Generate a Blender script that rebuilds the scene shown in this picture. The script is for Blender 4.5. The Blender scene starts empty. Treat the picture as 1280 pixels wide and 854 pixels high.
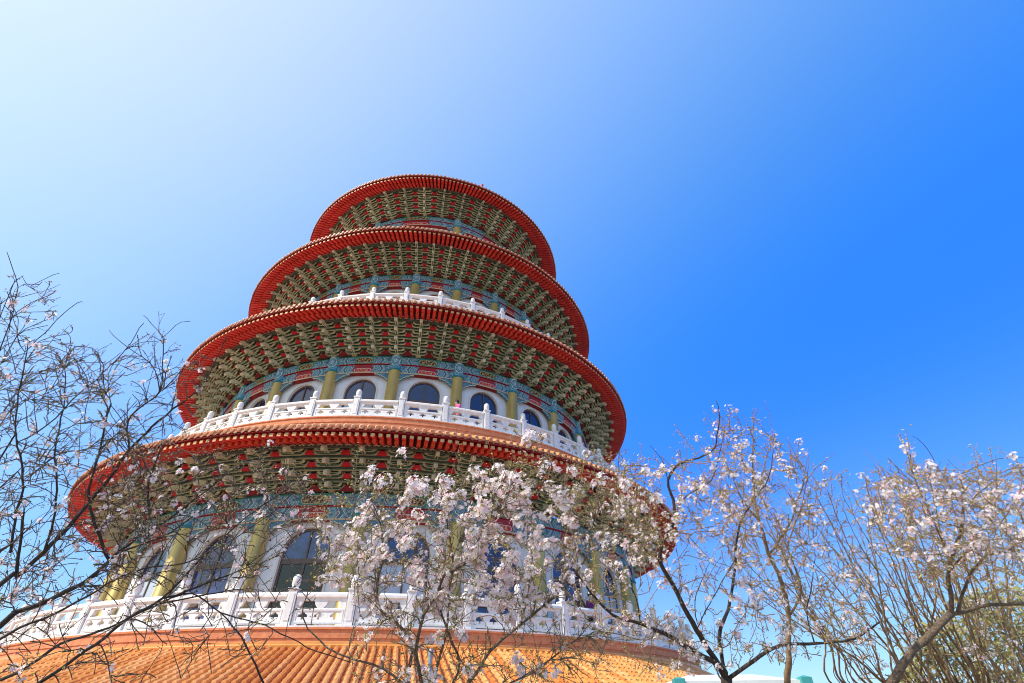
import bpy, math, random
import numpy as np
from mathutils import Vector, Matrix, geometry
R_ = math.radians
random.seed(7)
scene = bpy.context.scene
col = scene.collection
ZC = 1.65                      # eye height above the ground beside the trees

# ------------------------------------------------------------------ helpers
class MB:
    def __init__(s): s.v=[]; s.f=[]; s.m=[]; s.uv={}; s.sm=[]
    def add(s, vs, fs, m=0, smooth=False, uvs=None):
        o=len(s.v); s.v.extend(vs)
        for i,f in enumerate(fs):
            if uvs: s.uv[len(s.f)]=uvs[i]
            s.f.append(tuple(o+k for k in f)); s.m.append(m); s.sm.append(smooth)
    def box(s, x0,x1,y0,y1,z0,z1,m=0):
        s.add([(x0,y0,z0),(x1,y0,z0),(x1,y1,z0),(x0,y1,z0),(x0,y0,z1),(x1,y0,z1),(x1,y1,z1),(x0,y1,z1)],
              [(0,3,2,1),(4,5,6,7),(0,1,5,4),(1,2,6,5),(2,3,7,6),(3,0,4,7)],m)
    def prism_x(s, prof, x0, x1, th=0, m=0):       # profile (R,z) in the radial plane, extruded tangentially, turned by th
        n=len(prof); c,si=math.cos(th),math.sin(th); vs=[]
        for x in (x0,x1):
            for (r,z) in prof: vs.append((x*c+r*si, x*si-r*c, z))
        fs=[tuple(range(n)), tuple(range(2*n-1,n-1,-1))]+[(i,i+n,(i+1)%n+n,(i+1)%n) for i in range(n)]
        s.add(vs,fs,m)
    def prism_y(s, prof, r0, r1, m=0):             # profile (x,z), extruded radially at th=0
        n=len(prof); vs=[(x,-r,z) for r in (r0,r1) for (x,z) in prof]
        fs=[tuple(range(n-1,-1,-1)), tuple(range(n,2*n))]+[(i,(i+1)%n,(i+1)%n+n,i+n) for i in range(n)]
        s.add(vs,fs,m)
    def ring(s, prof, n=192, m=0, a0=0, a1=360, closed=True, smooth=False):
        k=len(prof); full=abs(a1-a0-360)<1e-6; cnt=n if full else n+1
        vs=[]
        for i in range(cnt):
            t=R_(a0+(a1-a0)*i/n)
            for (r,z) in prof: vs.append((r*math.sin(t),-r*math.cos(t),z))
        fs=[]
        for i in range(n):
            j=(i+1)%cnt
            for q in range(k if closed else k-1):
                p=(q+1)%k
                fs.append((i*k+q,j*k+q,j*k+p,i*k+p))
        s.add(vs,fs,m,smooth)
    def tube(s, pts, rad, n=5, m=0, smooth=True, cap=True):
        if len(pts)<2: return
        vs=[]; N=len(pts); prev=None
        for i,p in enumerate(pts):
            t=(pts[min(i+1,N-1)]-pts[max(i-1,0)])
            if t.length<1e-9: t=Vector((0,0,1))
            t.normalize()
            if prev is None:
                a=Vector((0,0,1)) if abs(t.z)<.9 else Vector((1,0,0)); u=t.cross(a).normalized()
            else:
                u=(prev-t*prev.dot(t)); u=u.normalized() if u.length>1e-6 else t.orthogonal().normalized()
            prev=u; w=t.cross(u)
            for k in range(n):
                a=2*math.pi*k/n; q=p+(u*math.cos(a)+w*math.sin(a))*rad[i]; vs.append((q.x,q.y,q.z))
        fs=[]
        for i in range(N-1):
            for k in range(n):
                k2=(k+1)%n; fs.append((i*n+k,i*n+k2,(i+1)*n+k2,(i+1)*n+k))
        if cap: fs+= [tuple(range((N-1)*n,N*n)), tuple(range(n-1,-1,-1))]
        s.add(vs,fs,m,smooth)
    def lathe(s, prof, n=16, m=0, x=0, y=0, smooth=True):
        k=len(prof); vs=[(x+r*math.cos(2*math.pi*i/n),y+r*math.sin(2*math.pi*i/n),z) for i in range(n) for (r,z) in prof]
        fs=[(i*k+q,((i+1)%n)*k+q,((i+1)%n)*k+q+1,i*k+q+1) for i in range(n) for q in range(k-1)]
        s.add(vs,fs,m,smooth)
    def mesh(s, name, mats):
        me=bpy.data.meshes.new(name); me.from_pydata(s.v,[],s.f)
        for mm in (mats if isinstance(mats,(list,tuple)) else [mats]): me.materials.append(mm)
        me.polygons.foreach_set('material_index',s.m); me.polygons.foreach_set('use_smooth',s.sm)
        if s.uv:
            ul=me.uv_layers.new(name='UVMap')
            for fi,uvs in s.uv.items():
                for li,uv in zip(me.polygons[fi].loop_indices,uvs): ul.data[li].uv=uv
        me.update(); return me
    def build(s, name, mats, parent=None, loc=(0,0,0), rz=0):
        return link(name, s.mesh(name,mats), parent, loc, rz)
def link(name, me, parent=None, loc=(0,0,0), rz=0):
    o=bpy.data.objects.new(name,me); col.objects.link(o); o.parent=parent; o.location=loc; o.rotation_euler=(0,0,rz); return o
def tag(o,label=None,cat=None,group=None,kind=None):
    for k,v in (('label',label),('category',cat),('group',group),('kind',kind)):
        if v: o[k]=v
    return o
def empty(name,loc=(0,0,0),rz=0):
    o=bpy.data.objects.new(name,None); col.objects.link(o); o.location=loc; o.rotation_euler=(0,0,rz); o.empty_display_size=.3; return o

# ------------------------------------------------------------------ materials
def mat(name, c, rough=.6, var=.0, scale=3., metal=0., bump=0., bscale=40., c2=None, spec=.5, coord='Object', trans=0, stretch=1., orand=0.):
    m=bpy.data.materials.new(name); m.use_nodes=True; nt=m.node_tree; N=nt.nodes; L=nt.links
    b=N['Principled BSDF']; b.inputs['Roughness'].default_value=rough; b.inputs['Metallic'].default_value=metal
    b.inputs['Specular IOR Level'].default_value=spec
    b.inputs['Base Color'].default_value=(*c,1)
    tc=N.new('ShaderNodeTexCoord')
    if var or c2:
        n=N.new('ShaderNodeTexNoise'); n.inputs['Scale'].default_value=scale; n.inputs['Detail'].default_value=5; n.inputs['Roughness'].default_value=.65
        mp=N.new('ShaderNodeMapping'); mp.inputs['Scale'].default_value=(1,1,stretch); L.new(tc.outputs[coord],mp.inputs[0]); L.new(mp.outputs[0],n.inputs['Vector'])
        r=N.new('ShaderNodeValToRGB'); r.color_ramp.elements[0].position=.3; r.color_ramp.elements[1].position=.7
        a=c2 or tuple(x*(1-var) for x in c); d=c if c2 else tuple(min(1,x*(1+var)) for x in c)
        r.color_ramp.elements[0].color=(*a,1); r.color_ramp.elements[1].color=(*d,1)
        L.new(n.outputs['Fac'],r.inputs['Fac'])
        if orand:
            oi=N.new('ShaderNodeObjectInfo'); mr=N.new('ShaderNodeMapRange'); mr.inputs['To Min'].default_value=1-orand; mr.inputs['To Max'].default_value=1+orand*.5
            L.new(oi.outputs['Random'],mr.inputs[0]); sc=N.new('ShaderNodeVectorMath'); sc.operation='SCALE'
            L.new(r.outputs['Color'],sc.inputs[0]); L.new(mr.outputs[0],sc.inputs['Scale']); L.new(sc.outputs[0],b.inputs['Base Color'])
        else: L.new(r.outputs['Color'],b.inputs['Base Color'])
    if bump:
        n2=N.new('ShaderNodeTexNoise'); n2.inputs['Scale'].default_value=bscale; L.new(tc.outputs[coord],n2.inputs['Vector'])
        bp=N.new('ShaderNodeBump'); bp.inputs['Strength'].default_value=bump; bp.inputs['Distance'].default_value=.02
        L.new(n2.outputs['Fac'],bp.inputs['Height']); L.new(bp.outputs['Normal'],b.inputs['Normal'])
    if trans:
        t=N.new('ShaderNodeBsdfTranslucent'); t.inputs['Color'].default_value=(*c,1)
        mx=N.new('ShaderNodeMixShader'); mx.inputs[0].default_value=trans
        L.new(b.outputs[0],mx.inputs[1]); L.new(t.outputs[0],mx.inputs[2]); L.new(mx.outputs[0],N['Material Output'].inputs['Surface'])
    return m
M={}
M['red']=mat('red_lacquer',(.72,.058,.046),.55,.25,1.2,spec=.3)
M['red_dark']=mat('dark_red_lacquer_and_gap_shade',(.25,.012,.01),.6,.2,1.5,spec=.3)
M['red_panel']=mat('red_panel_paint',(.62,.02,.03),.6,.15,2,spec=.3)
M['yellow_end']=mat('yellow_rafter_paint',(.62,.38,.13),.6,.15,2)
M['orange_end']=mat('orange_rafter_paint',(.72,.14,.04),.6,.15,2)
M['tile_gap']=mat('tile_trough',(.36,.10,.03),.7,.3,6)  # trough faces coloured darker to paint in the shade between rows
M['tile']=mat('orange_glazed_tile',(.80,.36,.10),.38,.0,2.2,c2=(.62,.22,.05),bump=.1,bscale=9)
M['tile_b']=mat('orange_glazed_tile_pale',(.84,.44,.17),.4,.0,3,c2=(.70,.30,.08),bump=.1,bscale=9)
M['tile_c']=mat('orange_glazed_tile_deep',(.70,.27,.06),.36,.0,3,c2=(.55,.17,.04),bump=.1,bscale=9)
M['lip_b']=mat('weathered_tile_end_pale',(.68,.36,.2),.55,.3,6)
M['tile_lip']=mat('weathered_tile_end',(.62,.25,.11),.5,.3,6,bump=.2,bscale=30)
M['brick']=mat('orange_brick',(.72,.29,.13),.8,.0,5.5,c2=(.56,.17,.07),bump=.5,bscale=14)
M['sage']=mat('sage_green_paint',(.44,.45,.25),.6,.18,4)
M['gong']=mat('olive_brown_arm_paint',(.50,.48,.28),.6,.3,9,orand=.35)
M['tile_core']=mat('tile_end_face',(.40,.13,.05),.5,.3,8)  # darker than the rim: shade below each crescent put into the colour
M['arm']=mat('pale_green_arm_paint',(.66,.63,.42),.6,.15,5,orand=.25)
M['cream']=mat('cream_outline_paint',(.62,.55,.34),.6,.15,4)
M['green_dark']=mat('dark_green_paint',(.02,.085,.055),.6,.3,4)
M['green_mid']=mat('jade_green_paint',(.03,.22,.13),.6,.2,4)
M['shade']=mat('recess_shade_and_dots',(.062,.072,.046),.8,.3,3)  # shade among the brackets put into the colour; also the block dots
M['tan']=mat('tan_block_paint',(.45,.34,.18),.6,.2,5,orand=.25)
M['gold']=mat('gold_column_paint',(.58,.42,.13),.40,.2,3,stretch=.25,metal=.3,bump=.05,bscale=6,orand=.12)
M['teal']=mat('teal_band_paint',(.02,.2,.2),.5,.2,4)
M['wall']=mat('white_plaster',(.78,.77,.77),.8,.09,2.6,stretch=.22,bump=.05,bscale=20)
M['trim']=mat('cream_trim_plaster',(.74,.66,.58),.75,.06,2)
M['marble']=mat('white_carved_stone',(.86,.83,.79),.65,.0,4.5,c2=(.73,.69,.65),stretch=.5,orand=.06,bump=.3,bscale=22)
M['floor']=mat('terrace_paving',(.55,.38,.27),.8,.15,1.5)
M['frame']=mat('brown_window_metal',(.11,.068,.05),.45,.2,5)
M['curtain']=mat('pale_blind_behind_glass',(.45,.5,.58),.25,.12,1.3)
M['glass']=mat('blue_window_glass',(.02,.026,.085),.06,.6,1.6,spec=.9,bump=.25,bscale=2.5,orand=.3)
M['dark_room']=mat('dark_room_behind_glass',(.03,.02,.016),.12,.6,2.5,spec=.6,orand=.3)  # opaque pane; the darkness of the unlit room is put into its colour
M['glass_blue']=mat('blue_glass_painted_reflection',(.026,.042,.15),.08,.85,2.6,spec=.9,bump=.3,bscale=2.5,orand=.35)  # mottling in the colour stands for reflections of branches
M['leg']=mat('grey_painted_steel',(.35,.37,.4),.35,.15,8,metal=.6)
M['ground']=mat('ground_paving',(.30,.27,.23),.9,.25,.3,bump=.2,bscale=8)

def frieze_mat():
    m=bpy.data.materials.new('painted_beam_pattern'); m.use_nodes=True; nt=m.node_tree; N=nt.nodes; L=nt.links
    b=N['Principled BSDF']; b.inputs['Roughness'].default_value=.55
    uv=N.new('ShaderNodeUVMap'); uv.uv_map='UVMap'
    sp=N.new('ShaderNodeSeparateXYZ'); L.new(uv.outputs['UV'],sp.inputs[0])
    def mth(op,a,b_=None,c=None):
        n=N.new('ShaderNodeMath'); n.operation=op
        for i,x in enumerate((a,b_,c)):
            if x is None: continue
            if isinstance(x,(int,float)): n.inputs[i].default_value=x
            else: L.new(x,n.inputs[i])
        return n.outputs[0]
    def mix(f,c1,c2):
        n=N.new('ShaderNodeMix'); n.data_type='RGBA'
        L.new(f,n.inputs[0])
        for i,x in ((6,c1),(7,c2)):
            if isinstance(x,tuple): n.inputs[i].default_value=(*x,1)
            else: L.new(x,n.inputs[i])
        return n.outputs[2]
    def ramp(f,stops):
        r=N.new('ShaderNodeValToRGB'); r.color_ramp.interpolation='CONSTANT'
        e=r.color_ramp.elements; e[0].position=stops[0][0]; e[0].color=(*stops[0][1],1); e[1].position=stops[1][0]; e[1].color=(*stops[1][1],1)
        for p,c in stops[2:]:
            k=e.new(p); k.color=(*c,1)
        L.new(f,r.inputs[0]); return r.outputs[0]
    u,v=sp.outputs[0],sp.outputs[1]
    a=mth('ABSOLUTE',mth('SUBTRACT',u,.5))
    up=mth('GREATER_THAN',v,.5)
    vv=mth('FRACT',mth('MULTIPLY',v,2.))
    h=mth('ABSOLUTE',mth('SUBTRACT',vv,.5))
    # chevrons
    t=mth('FRACT',mth('MULTIPLY',mth('ADD',a,mth('MULTIPLY',h,.11)),7.2))
    lb=(.17,.31,.34); mb=(.045,.13,.22); te=(.035,.19,.18); wh=(.56,.60,.56); nv=(.012,.03,.12)
    chev=ramp(t,[(0,lb),(.3,nv),(.38,wh),(.46,mb),(.66,te),(.78,wh),(.84,lb)])
    vo=N.new('ShaderNodeTexVoronoi'); vo.inputs['Scale'].default_value=1
    mp=N.new('ShaderNodeMapping'); mp.inputs['Scale'].default_value=(34,11,1); L.new(uv.outputs['UV'],mp.inputs[0]); L.new(mp.outputs[0],vo.inputs['Vector'])
    flower=ramp(vo.outputs['Distance'],[(0,(.6,.2,.12)),(.16,(.62,.62,.5)),(.28,te),(.4,lb),(.62,mb)])
    blue=mix(mth('GREATER_THAN',mth('FRACT',mth('MULTIPLY',mth('ADD',a,mth('MULTIPLY',h,.11)),3.6)),.52),chev,flower)
    # central panels
    q=mth('ADD',mth('DIVIDE',a,.16),mth('MULTIPLY',mth('POWER',mth('MULTIPLY',h,2.4),2.),.25))
    ov=mth('MAXIMUM',mth('DIVIDE',mth('MAXIMUM',mth('SUBTRACT',a,.11),0.),.055),0.)
    d=mth('SQRT',mth('ADD',mth('POWER',ov,2.),mth('POWER',mth('DIVIDE',h,.34),2.)))
    no=N.new('ShaderNodeTexNoise'); no.inputs['Scale'].default_value=1; no.inputs['Detail'].default_value=2
    mp2=N.new('ShaderNodeMapping'); mp2.inputs['Scale'].default_value=(42,9,1); L.new(uv.outputs['UV'],mp2.inputs[0]); L.new(mp2.outputs[0],no.inputs['Vector'])
    goldk=mix(mth('GREATER_THAN',no.outputs['Fac'],.52),(.03,.02,.015),(.5,.32,.12))
    pu=mix(mth('GREATER_THAN',d,.85),goldk,(.5,.4,.2)); pu=mix(mth('GREATER_THAN',d,1.),pu,(.02,.2,.15))
    redg=mix(mth('GREATER_THAN',no.outputs['Fac'],.55),(.5,.02,.02),(.62,.3,.12))
    dl=mth('SQRT',mth('ADD',mth('POWER',ov,2.),mth('POWER',mth('DIVIDE',mth('SUBTRACT',vv,.33),.24),2.)))
    pl=mix(mth('GREATER_THAN',dl,.8),redg,(.6,.55,.5)); pl=mix(mth('GREATER_THAN',dl,1.),pl,(.33,.012,.02))
    panel=mix(up,pl,pu)
    inp=mth('LESS_THAN',mth('ADD',a,mth('MULTIPLY',h,.05)),.19)
    c=mix(inp,blue,panel)
    # border lines
    c=mix(mth('GREATER_THAN',h,.455),c,(.42,.02,.02))
    c=mix(mth('GREATER_THAN',v,.95),c,(.02,.2,.13))
    c=mix(mth('LESS_THAN',v,.05),c,(.6,.45,.25))
    L.new(c,b.inputs['Base Color']); return m
M['frieze']=frieze_mat()
def capital_mat():
    m=bpy.data.materials.new('painted_capital_rosette'); m.use_nodes=True; nt=m.node_tree; N=nt.nodes; L=nt.links
    b=N['Principled BSDF']; b.inputs['Roughness'].default_value=.55
    uv=N.new('ShaderNodeUVMap'); uv.uv_map='UVMap'
    mp=N.new('ShaderNodeMapping'); mp.inputs['Location'].default_value=(-.5,-.55,0); L.new(uv.outputs['UV'],mp.inputs[0])
    mp.inputs['Scale'].default_value=(2.4,1.6,1); mp.inputs['Location'].default_value=(-1.2,-.9,0)
    ln=N.new('ShaderNodeVectorMath'); ln.operation='LENGTH'; L.new(mp.outputs[0],ln.inputs[0])
    vo=N.new('ShaderNodeTexVoronoi'); vo.inputs['Scale'].default_value=9; L.new(mp.outputs[0],vo.inputs['Vector'])
    ad=N.new('ShaderNodeMath'); ad.operation='MULTIPLY_ADD'; L.new(vo.outputs['Distance'],ad.inputs[0]); ad.inputs[1].default_value=.16; L.new(ln.outputs['Value'],ad.inputs[2])
    r=N.new('ShaderNodeValToRGB'); r.color_ramp.interpolation='CONSTANT'; e=r.color_ramp.elements
    st=[(0,(.6,.2,.1)),(.12,(.1,.35,.5)),(.22,(.62,.66,.6)),(.3,(.04,.16,.28)),(.42,(.2,.38,.42)),(.55,(.02,.06,.16)),(.62,(.6,.65,.6)),(.7,(.09,.3,.33)),(.82,(.02,.22,.3)),(.92,(.5,.58,.56)),(.97,(.04,.25,.4))]
    e[0].position,e[0].color=0,(*st[0][1],1); e[1].position,e[1].color=st[1][0],(*st[1][1],1)
    for p,c in st[2:]: k=e.new(p); k.color=(*c,1)
    L.new(ad.outputs[0],r.inputs[0]); L.new(r.outputs[0],b.inputs['Base Color']); return m
M['capital']=capital_mat()
M['queti']=mat('blue_carved_bracket',(.13,.30,.36),.6,.0,9,c2=(.025,.1,.18))

# ------------------------------------------------------------------ camera
CAM=Vector((0,-35.4631,ZC))
yaw,pitch,roll=R_(12.71646),R_(38.62010),R_(-.75917); FPX=596.958
fw=Vector((math.sin(yaw)*math.cos(pitch),math.cos(yaw)*math.cos(pitch),math.sin(pitch)))
rt=Vector((math.cos(yaw),-math.sin(yaw),0)); up=rt.cross(fw)
cr=rt*math.cos(roll)+up*math.sin(roll); cu=-rt*math.sin(roll)+up*math.cos(roll)
cd=bpy.data.cameras.new('camera'); cam=bpy.data.objects.new('camera',cd); col.objects.link(cam); scene.camera=cam
cd.sensor_fit='HORIZONTAL'; cd.sensor_width=36; cd.lens=36*FPX/1280; cd.clip_start=.05; cd.clip_end=20000
cam.matrix_world=Matrix(((cr.x,cu.x,-fw.x,CAM.x),(cr.y,cu.y,-fw.y,CAM.y),(cr.z,cu.z,-fw.z,CAM.z),(0,0,0,1)))
def at(px,py,depth):                      # a traced point of the photograph set at its distance from the camera plane
    return CAM+(fw+cr*((px-640)/FPX)-cu*((py-427)/FPX))*depth

# ------------------------------------------------------------------ light
SAZ,SEL=-109.0,45.0                       # sun azimuth from +Y towards +X, elevation
sd=Vector((math.sin(R_(SAZ))*math.cos(R_(SEL)),math.cos(R_(SAZ))*math.cos(R_(SEL)),math.sin(R_(SEL))))
ld=bpy.data.lights.new('sun','SUN'); ld.energy=5.0; ld.angle=R_(.53); ld.color=(1,.93,.82)
sun=bpy.data.objects.new('sun',ld); col.objects.link(sun); sun.location=sd*100
sun.rotation_euler=sd.to_track_quat('Z','Y').to_euler()
w=bpy.data.worlds.new('World'); scene.world=w; w.use_nodes=True; nt=w.node_tree; N=nt.nodes; L=nt.links
bg=N['Background']; bg.inputs['Strength'].default_value=.11
sky=N.new('ShaderNodeTexSky'); sky.sky_type='NISHITA'; sky.sun_disc=False; sky.sun_elevation=R_(SEL); sky.sun_rotation=R_(SAZ)
sky.air_density=1.0; sky.dust_density=.6; sky.ozone_density=3.0
tc=N.new('ShaderNodeTexCoord')
def wm(op,a,b=None,c=None):
    n=N.new('ShaderNodeMath'); n.operation=op
    for i,x in enumerate((a,b,c)):
        if x is None: continue
        if isinstance(x,(int,float)): n.inputs[i].default_value=x
        else: L.new(x,n.inputs[i])
    return n.outputs[0]
dt=N.new('ShaderNodeVectorMath'); dt.operation='DOT_PRODUCT'; L.new(tc.outputs['Generated'],dt.inputs[0]); dt.inputs[1].default_value=sd
sz=N.new('ShaderNodeSeparateXYZ'); L.new(tc.outputs['Generated'],sz.inputs[0])
x0=wm('MAXIMUM',wm('MULTIPLY',wm('ADD',dt.outputs['Value'],.35),1/1.17),0.)      # 0 opposite the sun .. 1 towards it
g1=wm('POWER',x0,2.4); g2=wm('POWER',x0,1.6)
hz=wm('POWER',wm('SUBTRACT',1.,wm('MAXIMUM',sz.outputs[2],0.)),6.)                    # pale band at the horizon
def vscale(c,f):
    n=N.new('ShaderNodeVectorMath'); n.operation='SCALE'
    if isinstance(c,tuple): n.inputs[0].default_value=c
    else: L.new(c,n.inputs[0])
    if isinstance(f,(int,float)): n.inputs['Scale'].default_value=f
    else: L.new(f,n.inputs['Scale'])
    return n.outputs[0]
def vop(op,a,b):
    n=N.new('ShaderNodeVectorMath'); n.operation=op
    for i,x in enumerate((a,b)):
        if isinstance(x,tuple): n.inputs[i].default_value=x
        else: L.new(x,n.inputs[i])
    return n.outputs[0]
SKY_TINT=(.22,.82,2.2)
haze=vop('ADD',vscale((6.0,0,0),g1),vscale((0,5.3,1.5),g2))
haze=vop('ADD',haze,(.02,.85,3.6))
skyc=vop('ADD',vop('MULTIPLY',sky.outputs[0],SKY_TINT),vop('ADD',haze,vscale((5.0,2.6,.4),hz)))
skyc=vop('MINIMUM',skyc,(10.5,10.8,11.6))       # no part of the sky brighter than the photograph's
L.new(skyc,bg.inputs['Color'])
scene.view_settings.view_transform='Standard'; scene.view_settings.look='None'; scene.view_settings.exposure=0; scene.view_settings.gamma=1
scene.render.engine='CYCLES'; scene.cycles.filter_width=1.05; scene.cycles.max_bounces=8; scene.cycles.diffuse_bounces=5; scene.cycles.glossy_bounces=3

# ------------------------------------------------------------------ ground
mb=MB(); radii=[0,8,16,22,26,28,29.5,31,32,33,36,45,80,200,800,4000]
def gz(r): 
    t=min(1,max(0,(r-24)/8)); return -5+5*(t*t*(3-2*t))
prof=[(max(r,.01),gz(r)) for r in radii]
mb.ring(prof,96,closed=False,smooth=True)
tag(mb.build('ground',M['ground']),kind='structure')

# ------------------------------------------------------------------ pagoda
PZ=-5.0
pagoda=empty('pagoda',(0,0,PZ))
tag(pagoda,'tall round temple tower with red eaves, gold columns and white balustrades','temple tower')
UPZ=(0,0,-PZ)
PH=-6.8
LV=[  # lip R, lip z, inner R, inner z, column R, frieze top z, floor z, columns, phase, ribs per bay, rafters, balustrade R, posts, post phase
 dict(lip=12.38,L=35.6,ri=10.86,zi=35.93,cr=9.0,ft=34.33,fl=28.0,n=8,ph=7.9,rb=5,raf=240,br=10.9,np=32,pp=2.,win=False),
 dict(lip=14.64,L=25.8,ri=13.31,zi=25.81,cr=11.1,ft=24.82,fl=19.58,n=24,ph=PH,rb=3,raf=288,br=13.7,np=42,pp=1.75,win=True),
 dict(lip=16.5,L=17.4,ri=15.21,zi=17.28,cr=13.23,ft=16.05,fl=10.85,n=24,ph=PH,rb=3,raf=336,br=15.6,np=48,pp=-3.05,win=True),
 dict(lip=18.29,L=9.0,ri=17.0,zi=8.88,cr=15.06,ft=7.57,fl=2.34,n=24,ph=PH,rb=3,raf=384,br=17.76,np=60,pp=1.7,win=True),
]
for d in LV:
    for k in ('L','zi','ft','fl'): d[k]+=ZC
def arange(n,ph,lim):
    return [((ph+360*i/n+180)%360)-180 for i in range(n) if abs(((ph+360*i/n+180)%360)-180)<=lim]

def roof_tiles(mb, prof, n, m=0, r=.075, cross=5):
    """half-round tile rows running down the roof; prof = [(R,z)...] from the lip inwards"""
    k=len(prof)
    for i in range(n):
        t0=2*math.pi*i/n; dth=2*math.pi/n; jz=random.uniform(-.007,.007); jr=random.uniform(.94,1.05); tone=random.choice((0,0,0,2,2,3))
        vs=[]; fs=[]
        for (R,z) in prof:
            hw=dth*R*.5
            rr=min(r,hw*.76)*jr; jj=jz+random.uniform(-.004,.004)
            pts=[(-hw,-.01)]+[(-rr*math.cos(math.pi*q/(cross-1)), rr*math.sin(math.pi*q/(cross-1))*1.4) for q in range(cross)]+[(hw,-.01)]
            for (x,h) in pts:
                th=t0+x/R; vs.append((R*math.sin(th),-R*math.cos(th),z+h+jj))
        w_=cross+2
        for a in range(k-1):
            for q in range(w_-1):
                fs.append((a*w_+q,a*w_+q+1,(a+1)*w_+q+1,(a+1)*w_+q))
        nf=len(mb.f); mb.add(vs,fs,tone,False)
        for q in range(len(fs)):
            if q%(w_-1) in (0,w_-2): mb.m[nf+q]=1

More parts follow.
